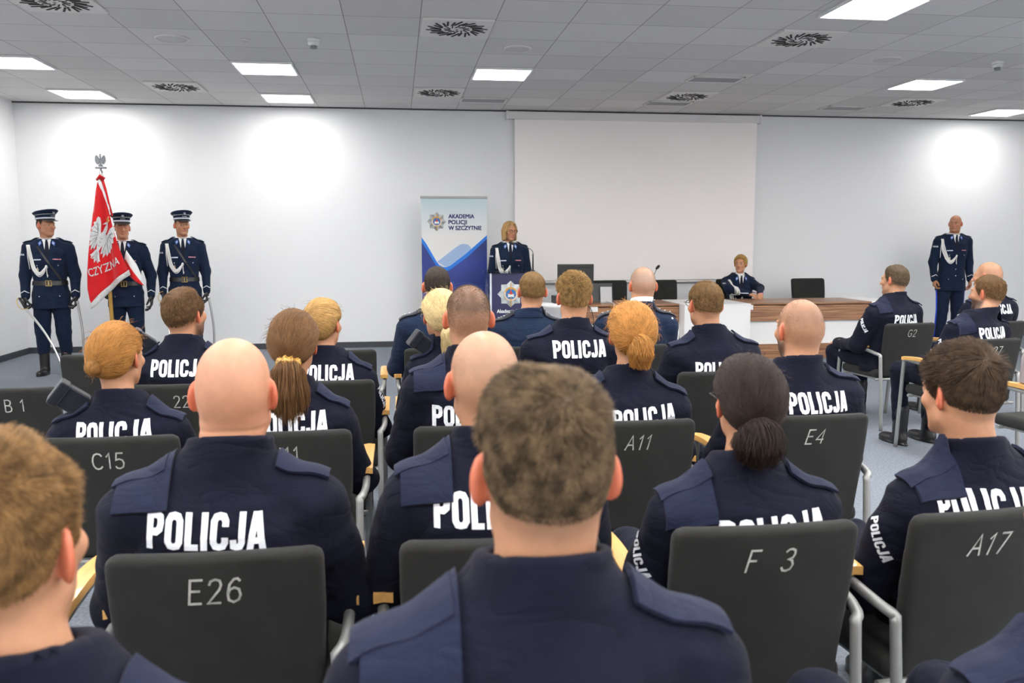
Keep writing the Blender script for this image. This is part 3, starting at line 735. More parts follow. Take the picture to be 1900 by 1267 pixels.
THIN = {
 'A': (.62, [[(.0, 0), (.31, 1), (.62, 0)], [(.11, .36), (.51, .36)]]), 'B': (.58, [[(.04, 0), (.04, 1), (.34, 1), (.48, .92), (.50, .76), (.44, .60), (.30, .53), (.04, .53)], [(.30, .53), (.50, .44), (.56, .26), (.50, .08), (.34, 0), (.04, 0)]]),
 'C': (.60, [[(.60, .82), (.48, .96), (.30, 1), (.12, .92), (.02, .70), (.0, .48), (.04, .24), (.16, .06), (.32, 0), (.48, .04), (.60, .18)]]), 'D': (.62, [[(.04, 0), (.04, 1), (.30, 1), (.48, .90), (.60, .68), (.60, .34), (.48, .10), (.30, 0), (.04, 0)]]),
 'E': (.54, [[(.54, 1), (.04, 1), (.04, 0), (.54, 0)], [(.04, .53), (.46, .53)]]), 'F': (.52, [[(.52, 1), (.04, 1), (.04, 0)], [(.04, .53), (.42, .53)]]), 'G': (.64, [[(.60, .82), (.48, .96), (.30, 1), (.12, .92), (.02, .70), (.0, .48), (.04, .24), (.16, .06), (.34, 0), (.50, .05), (.60, .16), (.60, .44), (.34, .44)]]),
 'J': (.44, [[(.40, 1), (.40, .22), (.32, .05), (.18, 0), (.06, .06), (.0, .22)]]), '1': (.34, [[(.02, .76), (.22, 1), (.22, 0)]]), '2': (.54, [[(.02, .76), (.08, .93), (.26, 1), (.44, .94), (.50, .76), (.44, .56), (.02, .0), (.54, 0)]]),
 '3': (.54, [[(.02, .86), (.14, .98), (.28, 1), (.44, .93), (.48, .76), (.42, .60), (.22, .53), (.42, .48), (.52, .28), (.46, .08), (.28, 0), (.10, .03), (.0, .18)]]), '4': (.56, [[(.44, 0), (.44, 1), (.0, .30), (.56, .30)]]), '5': (.54, [[(.50, 1), (.10, 1), (.04, .55), (.24, .62), (.44, .54), (.52, .34), (.46, .10), (.26, 0), (.08, .04), (.0, .16)]]),
 '6': (.54, [[(.48, .88), (.36, 1), (.22, .98), (.06, .76), (.0, .40), (.06, .10), (.26, 0), (.46, .10), (.52, .30), (.44, .54), (.26, .62), (.08, .54), (.01, .34)]]), '7': (.52, [[(.0, 1), (.52, 1), (.18, 0)]]), ' ': (.22, []),
}
def thin_text(s, sw=.10, shear=0.0):
    V = []; Fs = []; x = 0
    for ch in s:
        w_, sts = THIN[ch]
        for st in sts:
            pts = np.array(st, float); b = len(V); n = len(pts)
            for i, p in enumerate(pts):
                t0 = pts[i]-pts[i-1] if i > 0 else pts[1]-pts[0]; t1 = pts[i+1]-pts[i] if i < n-1 else t0
                t0 = t0/np.linalg.norm(t0); t1 = t1/np.linalg.norm(t1); t = t0+t1; t /= max(1e-6, np.linalg.norm(t)); nn = np.array([-t[1], t[0]]); k = sw/2/max(.6, t @ t0)
                for q in (p+nn*k, p-nn*k): V.append((q[0]+x+shear*q[1], q[1]))
            for i in range(n-1): Fs.append((b+2*i, b+2*i+1, b+2*i+3, b+2*i+2))
        x += w_+.24
    V = np.array(V); V[:, 0] -= (V[:, 0].min()+V[:, 0].max())/2; return V, Fs
def decal(root, s, fn, cx, cz, hgt, wid, y0, D, off, m, name='lettering', tilt=0.0):
    V, Tt = heavy_text(s); V = V.copy(); V[:, 0] *= wid/(V[:, 0].max()-V[:, 0].min()); V[:, 1] = (V[:, 1]-.5)*hgt
    ct, st = math.cos(tilt), math.sin(tilt); V = V @ np.array([[ct, st], [-st, ct]]); D = np.asarray(D, float)
    if abs(D[1]) > .5: place = lambda v: np.stack([cx+(1 if D[1] > 0 else -1)*v[:, 0], np.full(len(v), y0), cz+v[:, 1]], 1)
    else: place = lambda v: np.stack([np.full(len(v), y0), cx+(1 if D[0] < 0 else -1)*v[:, 0], cz+v[:, 1]], 1)
    return drape(name, V, Tt, place, fn, D, off, m, root)

# ---------------------------------------------------------------- officers in field jackets, seen from behind
GF = 'seated officers in navy jackets with white back lettering'
def glasses(root, P, m):
    h = P['head']; bm = bmesh.new()
    for s in (1, -1):
        c = np.array([s*.033, .104, .003]); ring = [h.out(np.array([[c[0]+.024*math.cos(a), c[1]-.006*abs(math.cos(a))*0, c[2]+.017*math.sin(a)]]))[0] for a in np.linspace(0, 2*math.pi, 19)]
        add_tube(bm, ring, .0016, 6, cap=False)
        add_tube(bm, [h.out(np.array([p]))[0] for p in ((s*.057, .104, .008), (s*.074, .085, .010), (s*.083, .0, .012), (s*.083, -.018, .0))], .0017, 6)
    add_tube(bm, [h.out(np.array([p]))[0] for p in ((-.009, .106, .006), (0, .109, .009), (.009, .106, .006))], .0016, 6)
    return bmobj('glasses', bm, m, root, smooth=True)
def field_person(label, x, yback, T, o, rz=0.0):
    root, jo, jk, P = person(label, (x, yback, 0), rz, T, o, group=None)
    dy = .33; root.location = (x+dy*math.sin(-rz), yback+dy*math.cos(rz), 0)
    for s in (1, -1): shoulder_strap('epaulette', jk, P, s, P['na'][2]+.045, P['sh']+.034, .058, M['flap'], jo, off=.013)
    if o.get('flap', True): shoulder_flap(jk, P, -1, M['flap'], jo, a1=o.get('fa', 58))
    if o.get('pouch'):
        bm = bmesh.new(); add_box(bm, (0, 0, 0), (.080, .060, .11), .012); add_box(bm, (0, -.004, .042), (.088, .068, .035), .008)
        po = bmobj('shoulder_pouch', bm, M['pouch'], jo); po.location = (-(P['sh']-.015), P['cy']-.01, P['T']-.240); po.rotation_euler = (math.radians(10), math.radians(-52), math.radians(8))
    zt = o.get('zt', T-.37)
    decal(jo, 'POLICJA', jk, o.get('tx', 0), zt, .076*o.get('tk', 1), .245*o.get('tk', 1), -.75, (0, 1, 0), .003, M['reflect'], tilt=o.get('tt', 0))
    for s in o.get('sleeve', ()):
        i = 0 if s > 0 else 1; S_, E_ = np.array(P['S'][i]), np.array(P['E'][i]); c = S_*.62+E_*.38
        V, Tt = heavy_text('POLICJA')
        V = V*np.array([.115/(V[:, 0].max()-V[:, 0].min()), .028]); V[:, 1] -= .014
        a = -1.15; V = V @ np.array([[math.cos(a), math.sin(a)], [-math.sin(a), math.cos(a)]])
        e = np.array([s*.92, -.38, .1]); e /= np.linalg.norm(e); u = np.cross(np.array([0, 0, 1.0]), e); u /= np.linalg.norm(u); vv = np.cross(e, u)
        drape('sleeve_lettering', V, Tt, lambda v: c+e*.3+v[:, :1]*u+v[:, 1:]*vv, jk, -e, .003, M['reflect'], jo)
    if o.get('glasses'): glasses(root, P, M['black'])
    return root, jo, jk, P

# ---------------------------------------------------------------- dress uniforms
def poly_patch(name, pts, jk, off, m, root, y0=.6, D=(0, -1, 0), step=.02):
    V = np.array(pts, float); sg = -1 if D[1] < 0 else 1
    return drape(name, V, [tuple(range(len(V)))], lambda v: np.stack([v[:, 0], np.full(len(v), y0), v[:, 1]], 1), jk, D, off, m, root, step)
def cord(name, pts, jk, off, r, m, root, extra=None):
    C = np.array(spline([(a, .6, b) for a, b in pts], 8)); q = march(jk, C, (0, -1, 0)); q = q[np.abs(jk(q)) < .008]; q[:, 1] += off
    return tube(name, list(q), r, m, root, 8)
def shirt_ring(jo, P, z0, z1):
    na, nc, nr = P['na']; ax = (nc-na)/np.linalg.norm(nc-na); bm = bmesh.new(); rings = []
    for r, z in ((nr+.014, z0), (nr+.012, z1), (nr+.004, z1), (nr+.004, z0)):
        c = na+ax*(z-na[2])/ax[2]
        rings.append([bm.verts.new((c[0]+r*math.cos(a), c[1]+r*math.sin(a), z-.016*math.sin(a)*(1 if z == z1 else 0))) for a in np.linspace(0, 2*math.pi, 32, endpoint=False)])
    for i in range(4):
        a, b = rings[i], rings[(i+1) % 4]
        for j in range(32): bm.faces.new((a[j], a[(j+1) % 32], b[(j+1) % 32], b[j]))
    return bmobj('shirt_band', bm, M['white'], jo, smooth=True)
def dress_front(jo, jk, P, o):
    T = P['T']; st = not o.get('seated'); vz = T-.53
    shirt_ring(jo, P, T-.300, T-(.246 if st else .232))
    poly_patch('shirt', [(-.045, T-.262), (0, vz+.02), (.045, T-.262)], jk, .0035, M['white'], jo)
    poly_patch('tie', [(-.020, T-.275), (-.014, T-.305), (-.030, vz+.07), (0, vz+.005), (.030, vz+.07), (.014, T-.305), (.020, T-.275)], jk, .007, M['black_tie'], jo)
    for s in (1, -1):
        c = bmesh.new(); c.free()
        poly_patch('shirt_collar', [(s*.052, T-.245), (s*.058, T-.262), (s*.022, T-.318), (s*.008, T-.285)], jk, .010, M['white'], jo)
        poly_patch('lapel', [(s*.052, T-.255), (s*.098, T-.335), (s*.070, T-.35), (s*.106, T-.372), (s*.012, vz-.055), (s*-.004, vz-.03)], jk, .008, M['dress'], jo)
        poly_patch('collar_patch', [(s*.058, T-.285), (s*.085, T-.312), (s*.074, T-.345), (s*.048, T-.315)], jk, .013, M['ribbonblue'], jo)
        poly_patch('collar_star', [(s*.064, T-.300), (s*.071, T-.309), (s*.066, T-.327), (s*.058, T-.317)], jk, .016, M['silver'], jo)
        fz = T-.515
        poly_patch('pocket_flap', [(s*.055, fz), (s*.150, fz-.004), (s*.150, fz-.045), (s*.103, fz-.060), (s*.055, fz-.045)], jk, .007, M['dress'], jo)
        buttons(jo, jk, [(s*.103, fz-.045)])
        e = shoulder_strap('epaulette', jk, P, s, .085, P['sh']+.048, .052, M['dress'], jo, off=.013)
        stars(e, jk, P, s)
        if st and o.get('skirt_pockets', True):
            pz = T-.86; poly_patch('skirt_pocket', [(s*.045, pz), (s*.150, pz-.004), (s*.152, pz-.055), (s*.045, pz-.055)], jk, .007, M['dress'], jo)
            buttons(jo, jk, [(s*.10, pz-.04)])
    buttons(jo, jk, [(0.004, vz-.05), (0.004, vz-.14)]+([(0.004, vz-.23), (0.004, vz-.32)] if st and not o.get('belt') else []), .0085)
    if st: poly_patch('front_edge', [(-.004, vz-.03), (.0, vz-.03), (-.006, P['hem']+.02), (-.010, P['hem']+.02)], jk, .004, M['black_tie'], jo)
    poly_patch('ribbon_bar', [(-.055, T-.485), (-.135, T-.488), (-.135, T-.500), (-.055, T-.497)], jk, .008, M['ribbon'], jo)
    poly_patch('name_plate', [(.060, T-.488), (.135, T-.490), (.135, T-.503), (.060, T-.501)], jk, .008, M['plate'], jo)
    poly_patch('badge', [(.100, T-.575), (.113, T-.605), (.100, T-.640), (.087, T-.605)], jk, .010, M['silver'], jo)
    poly_patch('badge_centre', [(.100, T-.592), (.106, T-.606), (.100, T-.622), (.094, T-.606)], jk, .0125, M['gold'], jo)
    if o.get('aiguillette', True):
        x1 = P['sh']-.005; base = [(x1, T-.335), (x1-.010, T-.42), (.140, T-.585), (.088, T-.650), (.038, T-.612), (.008, T-.560)]
        ag = None
        for dx, dz, r in ((0, 0, .0085), (-.011, .012, .008), (.011, -.012, .008), (.004, -.030, .0045)):
            pts = [(a+dx*(1 if k < 3 else .3), b+dz*(0 if k in (0, 5) else 1)) for k, (a, b) in enumerate(base)]
            q = cord('aiguillette' if ag is None else 'cord_strand', pts, jk, .010+abs(dx)*.2, r, M['cord'], ag or jo); ag = ag or q
        cord('cord_strand', [(.008, T-.56), (.010, T-.62), (.006, T-.69)], jk, .012, .0045, M['cord'], ag); cord('cord_strand', [(x1+.006, T-.345), (x1+.012, T-.45), (x1+.004, T-.60)], jk, .010, .0045, M['cord'], ag)
    for i, s in ((0, 1), (1, -1)):
        if o.get('chevron', True) and st:
            S_, W_, E_ = (np.array(P[k][i]) for k in ('S', 'W', 'E')); z0 = E_*.25+W_*.75; cx = z0[0]
            for dx in (-1, 1): pass
            V = np.array([(-.055, -.022), (0, .012), (.055, -.022), (.055, -.030), (0, .004), (-.055, -.030)])
            drape('cuff_braid', V, [(0, 1, 4, 5), (1, 2, 3, 4)], lambda v: np.stack([cx+v[:, 0], np.full(len(v), .5), z0[2]+v[:, 1]], 1), jk, (0, -1, 0), .004, M['white'], jo)
        if s > 0:
            S_, E_ = np.array(P['S'][0]), np.array(P['E'][0]); c = S_*.72+E_*.28
            V, Tt = heavy_text('POLICJA'); V = V*np.array([.075/(V[:, 0].max()-V[:, 0].min()), .02])
            e = np.array([.75, .65, .1]); e /= np.linalg.norm(e); u = np.cross(np.array([0, 0, 1.0]), e); u /= np.linalg.norm(u); vv = np.cross(e, u)
            drape('sleeve_badge', V, Tt, lambda v: c+e*.3+v[:, :1]*u+v[:, 1:]*vv, jk, -e, .003, M['plate'], jo)
def buttons(jo, jk, pts, r=.007):
    for a, b in pts:
        q = march(jk, np.array([[a, .6, b]]), (0, -1, 0))[0]; bm = bmesh.new(); bmesh.ops.create_uvsphere(bm, u_segments=10, v_segments=6, radius=r)
        o = bmobj('button', bm, M['silver'], jo, smooth=True); o.location = (q[0], q[1]+.006, q[2]); o.scale = (1, .5, 1)
def stars(e, jk, P, s):
    bm = bmesh.new()
    for x in np.linspace(.115, P['sh']+.02, 4):
        q = march(jk, np.array([[s*x, P['cy']-.004, P['T']+.05]]), (0, 0, -1))[0]; t = bmesh.new(); bmesh.ops.create_uvsphere(t, u_segments=8, v_segments=5, radius=.0075)
        bmesh.ops.scale(t, vec=(1, 1, .5), verts=t.verts); bmesh.ops.translate(t, vec=(q[0], q[1], q[2]+.016), verts=t.verts)
        me = bpy.data.meshes.new('t'); t.to_mesh(me); t.free(); bm.from_mesh(me); bpy.data.meshes.remove(me)
    bmobj('rank_stars', bm, M['silver'], e, smooth=True)
def belt(root, jk, P):
    T = P['T']; z = T-.755; n = 40; G = np.zeros((n, 3, 3)); Dn = np.zeros((n, 3, 3))
    for i, a in enumerate(np.linspace(0, 2*math.pi, n)):
        for j, dz in enumerate((-.024, 0, .024)):
            dv = np.array([math.sin(a), math.cos(a), 0]); rr = .185+0*a; G[i, j] = np.array([dv[0]*.21, dv[1]*.185, z+dz]); Dn[i, j] = -dv
    tr = lambda p: loft(p, P['z'], P['w'], P['d'], P['c'])
    q = march(tr, G.reshape(-1, 3), Dn.reshape(-1, 3)).reshape(n, 3, 3); q = q-Dn*.010
    b = slab('belt', q[::-1], -Dn[::-1], .008, M['black'], root)
    y = march(tr, np.array([[0, .5, z]]), (0, -1, 0))[0][1]
    bm = bmesh.new(); add_tube(bm, [(-.028, y+.016, z-.030), (.028, y+.016, z-.030), (.028, y+.016, z+.030), (-.028, y+.016, z+.030), (-.028, y+.016, z-.030)], .005, 6); add_box(bm, (0, y+.015, z), (.006, .006, .05))
    bmobj('buckle', bm, M['gold'], b)
    poly_patch('cross_strap', [(.085, T-.345), (.108, T-.345), (-.120, z+.02), (-.145, z+.02)], jk, .013, M['black'], root)
def peaked_cap(root, P):
    h = P['head']
    def E(rx, ry, z, ty=0.0, tz=0.0, n=40):
        return [h.out(np.array([[rx*math.cos(a), -.012+ry*math.sin(a)+ty, z+.016+(tz+.006)*math.sin(a)]]))[0] for a in np.linspace(0, 2*math.pi, n, endpoint=False)]
    def rings(name, rs_, m, par):
        V = []; Fs = []; n = 40
        for r in rs_: V += r
        for i in range(len(rs_)-1):
            for j in range(n): Fs.append((i*n+j, i*n+(j+1) % n, (i+1)*n+(j+1) % n, (i+1)*n+j))
        Fs.append(tuple(range(n))[::-1]); Fs.append(tuple(range((len(rs_)-1)*n, len(rs_)*n)))
        return npmesh(name, V, Fs, m, par)
    cap = rings('cap', [E(.087, .109, .048), E(.089, .112, .062), E(.090, .113, .088), E(.096, .120, .096, 0, .004), E(.118, .142, .122, .006, .016), E(.121, .146, .128, .006, .018), E(.112, .136, .137, .006, .018), E(.06, .07, .142, .006, .014)], M['dress'], root)
    rings('cap_band', [E(.0885, .1105, .050), E(.0915, .1145, .051), E(.0925, .1155, .066), E(.0905, .1135, .067)], M['plate'], cap)
    rings('cap_piping', [E(.094, .118, .0955, 0, .004), E(.0985, .1225, .0965, 0, .004), E(.0985, .1225, .100, 0, .004), E(.096, .120, .101, 0, .004)], M['white'], cap)
    G = np.zeros((21, 5, 3)); N = np.zeros((21, 5, 3)); G0 = []
    for i, a in enumerate(np.radians(np.linspace(18, 162, 21))):
        ext = .050*math.sin((a-math.radians(18))/math.radians(144)*math.pi)**.7
        for j, t in enumerate(np.linspace(0, 1, 5)):
            r = np.array([.088*math.cos(a), -.012+.111*math.sin(a), .066]); dv = np.array([math.cos(a)*.5, math.sin(a), 0]); dv /= np.linalg.norm(dv)
            G[i, j] = h.out(np.array([r+dv*ext*t+np.array([0, 0, -.42*ext*t])]))[0]; N[i, j] = h.R @ np.array([0, .45, .9])
    slab('visor', G[::-1], N[::-1], .004, M['black'], cap)
    bm = bmesh.new(); c = h.out(np.array([[0, .133, .132]]))[0]; add_box(bm, (0, 0, 0), (.026, .006, .030), .002); ob = bmobj('cap_badge', bm, M['silver_dark'], cap); ob.location = c; ob.rotation_euler = Matrix(h.R.tolist()).to_euler()
    bm = bmesh.new()
    for x in (-.02, -.007, .007, .02): add_box(bm, (x, 0, 0), (.008, .004, .008), .002)
    ob = bmobj('cap_stars', bm, M['silver'], cap); ob.location = h.out(np.array([[0, .1175, .101]]))[0]; ob.rotation_euler = Matrix(h.R.tolist()).to_euler()
M['black_tie'] = mat_fabric('black_tie_cloth', (0.008, 0.010, 0.02))
M['plate'] = mat('silver_plate', (0.62, 0.66, 0.75), 0.4)
M['silver_dark'] = mat('dark_silver', (0.22, 0.23, 0.25), 0.4, 0.6)
def dress_person(label, loc, rz, T, o, stand=True):
    root, jo, jk, P = person(label, loc, rz, T, o, stand=stand, dress=True, group=None)
    if o.get('front', True): dress_front(jo, jk, P, dict(o, seated=not stand))
    else:
        for s in (1, -1): e = shoulder_strap('epaulette', jk, P, s, .085, P['sh']+.048, .052, M['black_tie'], jo, off=.013); stars(e, jk, P, s)
        if o.get('back_seam', True):
            poly_patch('collar_fold', [(-.075, T-.245), (.075, T-.245), (.092, T-.272), (-.092, T-.272)], jk, .006, M['dress'], jo, y0=-.7, D=(0, 1, 0))
        if o.get('back_cord'):
            C = np.array(spline([(.215, -.22, T-.32), (.262, -.20, T-.40), (.262, -.17, T-.55)], 6)); tube('aiguillette', list(C), .009, M['cord'], jo)
        if o.get('shirt_rim'): shirt_ring(jo, P, T-.26, T-.198)
    if o.get('belt'): belt(root, jk, P)
    if o.get('cap'): peaked_cap(root, P)
    if o.get('glasses'): glasses(root, P, M['black'])
    if o.get('stripe'):
        for i, s in enumerate((1, -1)):
            L = P['legs'][i]; bm = bmesh.new(); a, b, c = [np.array(x) for x in L]; rr = P['rl']
            add_tube(bm, [a+np.array([s*(rr[0]+.004), 0, -.1]), b+np.array([s*(rr[1]+.006), 0, 0]), c+np.array([s*(rr[2]+.006), 0, 0])], .011, 6); bmobj('trouser_stripe', bm, M['stripe'], root, smooth=True)
    return root, jo, jk, P

# ---------------------------------------------------------------- the room
def struct(name, c, s, m, bev=0):
    o = box(name, c, s, m, None, bev); o['kind'] = 'structure'; return o
TX, TY, T = .2212, 11.637, .625
def mat_ceiling():
    m = mat('ceiling_tiles', (.52, .51, .51), .9, spec=.1); nt = m.node_tree; b = nt.nodes['Principled BSDF']
    ge = nt.nodes.new('ShaderNodeNewGeometry'); sp = nt.nodes.new('ShaderNodeSeparateXYZ'); nt.links.new(ge.outputs['Position'], sp.inputs[0])
    def mth(op, a, b_=None):
        n = nt.nodes.new('ShaderNodeMath'); n.operation = op
        for i, v in enumerate((a, b_)):
            if v is None: continue
            if isinstance(v, (int, float)): n.inputs[i].default_value = v
            else: nt.links.new(v, n.inputs[i])
        return n.outputs[0]
    u = mth('DIVIDE', mth('SUBTRACT', sp.outputs['X'], TX), T); v = mth('DIVIDE', mth('SUBTRACT', sp.outputs['Y'], TY), T)
    def edge(a): return mth('GREATER_THAN', mth('ABSOLUTE', mth('SUBTRACT', mth('FRACT', a), .5)), .4945)
    ln = mth('MAXIMUM', edge(u), edge(v))
    cb = nt.nodes.new('ShaderNodeCombineXYZ'); nt.links.new(mth('FLOOR', u), cb.inputs[0]); nt.links.new(mth('FLOOR', v), cb.inputs[1])
    wn = nt.nodes.new('ShaderNodeTexWhiteNoise'); wn.noise_dimensions = '2D'; nt.links.new(cb.outputs[0], wn.inputs['Vector'])
    fine = nt.nodes.new('ShaderNodeTexNoise'); fine.inputs['Scale'].default_value = 160; nt.links.new(ge.outputs['Position'], fine.inputs['Vector'])
    val = mth('ADD', mth('ADD', .55, mth('MULTIPLY', wn.outputs['Value'], .09)), mth('MULTIPLY', fine.outputs['Fac'], .10))
    val = mth('MULTIPLY', val, mth('SUBTRACT', 1.0, mth('MULTIPLY', ln, .62)))
    cc = nt.nodes.new('ShaderNodeCombineColor')
    for i, k in enumerate((1.0, .975, .955)): nt.links.new(mth('MULTIPLY', val, k), cc.inputs[i])
    nt.links.new(cc.outputs[0], b.inputs['Base Color']); return m
M['ceiling'] = mat_ceiling()
M['wall'] = mat('pale_blue_white_plaster', (.79, .795, .80), .75, spec=.2, bump=(220, .12, .001))
M['carpet'] = mat('blue_grey_carpet', (.195, .217, .252), .95, spec=.05, var=(70, .22, (1, 1, 1)), bump=(500, .6, .004))
M['base'] = mat('dark_baseboard', (.045, .05, .06), .6, bump=(300, .3, .002))
fl = struct('floor', ((XL+XR)/2, (BACK+YR)/2, -.05), (XR-XL+.4, BACK-YR+.4, .1), M['carpet'])
struct('ceiling', ((XL+XR)/2, (BACK+YR)/2, CEIL+.05), (XR-XL+.4, BACK-YR+.4, .1), M['ceiling'])
struct('wall_back', ((XL+XR)/2, BACK+.05, CEIL/2), (XR-XL+.4, .1, CEIL), M['wall'])
struct('wall_left', (XL-.05, (BACK+YR)/2, CEIL/2), (.1, BACK-YR, CEIL), M['wall'])
struct('wall_right', (XR+.05, (BACK+YR)/2, CEIL/2), (.1, BACK-YR, CEIL), M['wall'])
struct('wall_front', ((XL+XR)/2, YR-.05, CEIL/2), (XR-XL+.4, .1, CEIL), M['wall'])
struct('baseboard_back', ((XL+XR)/2, BACK-.008, .04), (XR-XL, .016, .08), M['base'], .002)
struct('baseboard_left', (XL+.008, (BACK+YR)/2, .04), (.016, BACK-YR, .08), M['base'], .002)
struct('shadow_gap_strip_1', ((XL+XR)/2, BACK-.012, CEIL-.008), (XR-XL, .024, .016), mat('dark_shadow_gap', (.06, .06, .065), .8))  # dark-coloured strip stands in for the shaded gap under the ceiling

# ---------------------------------------------------------------- ceiling fittings
M['lampframe'] = mat('white_lamp_frame', (.75, .75, .75), .4)
M['diffuser'] = mat('glowing_diffuser', (.9, .9, .9), .5, emit=((1.0, .985, .965), PANEL_EMISSION))
M['vent'] = mat('white_vent_metal', (.68, .66, .63), .5)
M['slot'] = mat('dark_slot', (.02, .02, .02), .8)
M['diffuser_front'] = mat('glowing_diffuser_front', (.9, .9, .9), .5, emit=((1.0, .985, .965), FRONT_EMISSION))
def ceiling_light(x, y, label):
    t = tag(empty('ceiling_light', (x, y, CEIL)), label, 'ceiling light', 'square ceiling light panels'); s = .615
    bm = bmesh.new()
    for sx in (1, -1):
        add_box(bm, (sx*(s/2-.010), 0, -.012), (.02, s, .024), .003); add_box(bm, (0, sx*(s/2-.010), -.012), (s-.04, .02, .024), .003)
    bmobj('frame', bm, M['lampframe'], t); box('diffuser', (0, 0, -.008), (s-.04, s-.04, .012), M['diffuser'] if y < 6 else M['diffuser_front'], t)
def swirl_vent(x, y, label):
    t = tag(empty('ceiling_air_diffuser', (x, y, CEIL)), label, 'air vent', 'square swirl air diffusers')
    box('plate', (0, 0, -.008), (.60, .60, .016), M['vent'], t, .004)
    bm = bmesh.new()
    for k in range(28):
        a = 2*math.pi*k/28; L, r = (.135, .200) if k % 2 else (.105, .180)
        for q, (rr, ll) in enumerate(((r, L),)):
            R = Matrix.Rotation(a+.42, 4, 'Z'); add_box(bm, (rr*math.cos(a), rr*math.sin(a), -.0175), (ll, .017, .005), 0, R)
    for k in range(12):
        a = 2*math.pi*k/12; add_box(bm, (.085*math.cos(a), .085*math.sin(a), -.0175), (.06, .011, .005), 0, Matrix.Rotation(a+.5, 4, 'Z'))
    bmobj('slots', bm, M['slot'], t)
    bm = bmesh.new(); bmesh.ops.create_uvsphere(bm, u_segments=12, v_segments=6, radius=.012); o = bmobj('hub', bm, M['steel'], t, True); o.location = (0, 0, -.018)
def grille(x, y, label):
    t = tag(empty('return_air_grille', (x, y, CEIL)), label, 'air vent', 'slatted return air grilles')
    bm = bmesh.new()
    for s in (1, -1): add_box(bm, (s*.29, 0, -.008), (.03, .31, .016), .003); add_box(bm, (0, s*.14, -.008), (.6, .03, .016), .003)
    bmobj('frame', bm, M['vent'], t); bm = bmesh.new()
    for k in range(11): add_box(bm, (0, -.115+k*.023, -.010), (.55, .014, .004), 0, Matrix.Rotation(.6, 4, 'X'))
    bmobj('slats', bm, mat('grey_slats', (.38, .38, .38), .5), t); box('backing', (0, 0, -.002), (.55, .25, .003), M['slot'], t)
def ceiling_disc(x, y, r, label, cat='ceiling speaker', name='ceiling_speaker'):
    t = tag(empty(name, (x, y, CEIL)), label, cat); bm = bmesh.new(); add_lathe(bm, [(r, 0), (r, -.006), (r*.94, -.012), (r*.88, -.012), (r*.87, -.007)], 36); bmobj('rim', bm, M['vent'], t, True)
    bm = bmesh.new(); add_lathe(bm, [(r*.87, -.005), (r*.87, -.009), (r*.4, -.012), (.003, -.0125)], 36); bmobj('cover', bm, mat('speaker_mesh', (.55, .54, .53), .7, bump=(900, .5, .002)), t, True)
def smoke_detector(x, y, label):
    t = tag(empty('smoke_detector', (x, y, CEIL)), label, 'smoke detector'); bm = bmesh.new(); add_lathe(bm, [(.055, 0), (.055, -.02), (.05, -.028)], 28); bmobj('base', bm, M['lampframe'], t, True)
    bm = bmesh.new(); add_lathe(bm, [(.05, -.028), (.052, -.05), (.03, -.062)], 28); bmobj('body', bm, M['lampframe'], t, True)
    bm = bmesh.new(); add_lathe(bm, [(.03, -.06), (.03, -.085), (.026, -.09)], 20); bmobj('sensor_head', bm, M['silver_dark'], t, True)
for x, y, l in [(-3.83, 9.45, 'bright square light panel cut by the picture edge, over the flag side'), (-1.34, 9.45, 'bright square light panel just before the smoke detector tile'), (1.16, 9.45, 'bright square light panel above the banner and the speaker'),
                (6.15, 9.45, 'bright square light panel past the speaker disc above the standing officer'), (-3.81, 11.32, 'bright square light panel above the first sabre guard, close to the back wall'), (-1.34, 11.32, 'bright square light panel close to the back wall, above empty wall beside the third guard'),
                (8.59, 11.32, 'bright square light panel at the far corner by the back wall, beyond the standing officer'), (3.74, 6.47, 'large near light panel cut by the top edge of the picture')]:
    ceiling_light(x, y, l)
for x in (-3.8, -1.9, 0, 1.9, 3.8, 5.7, 7.6, 9.5):
    for y in (5.6, 3.7, 1.8, -.1, -2.0): ceiling_light(x, y, 'added unseen square light panel overhead in the audience half of the hall')  # unseen panels added in a dense grid to brighten the whole hall
for x, y, l in [(-2.55, 7.09, 'swirl air diffuser at the top edge of the picture above the flag guard side'), (-2.55, 10.69, 'swirl air diffuser between the two light panels over the guards'), (.54, 7.53, 'swirl air diffuser nearest the camera above the banner side'),
                (.54, 10.69, 'swirl air diffuser near the back wall, just before the roller screen case'), (3.67, 7.53, 'large swirl air diffuser beside the near light panel'), (3.67, 10.60, 'swirl air diffuser touching a slatted grille above the screen'), (6.80, 10.69, 'swirl air diffuser nearest the standing officer, by the back wall')]: swirl_vent(x, y, l)
for x, y, l in [(1.14, 11.20, 'slatted grille above the end of the screen nearest the banner'), (3.60, 9.47, 'slatted grey grille alone between disc and screen'), (3.60, 11.15, 'slatted grille right behind a swirl diffuser above the screen'), (6.14, 11.25, 'slatted grille near the back wall past the screen end')]: grille(x, y, l)
ceiling_disc(-1.98, 8.24, .15, 'round ceiling speaker above the flag side of the hall'); ceiling_disc(1.17, 8.24, .13, 'round ceiling speaker between swirl diffuser and banner light'); ceiling_disc(4.95, 8.26, .15, 'round ceiling speaker near the big swirl diffuser on the desk side')
ceiling_disc(-1.34, 8.22, .05, 'tiny white round ceiling sensor beside the smoke detector', 'ceiling sensor', 'ceiling_sensor')
smoke_detector(-.72, 8.10, 'white smoke detector hanging above the empty back wall'); smoke_detector(6.15, 8.22, 'white smoke detector high above the standing officer'); 
t = tag(empty('wall_sensor', (XL, 10.95, 2.42)), 'small white sensor box on the side wall at the picture edge', 'sensor'); box('case', (.012, 0, 0), (.024, .09, .11), M['lampframe'], t, .004); box('lens', (.026, 0, -.02), (.006, .02, .02), M['slot'], t)

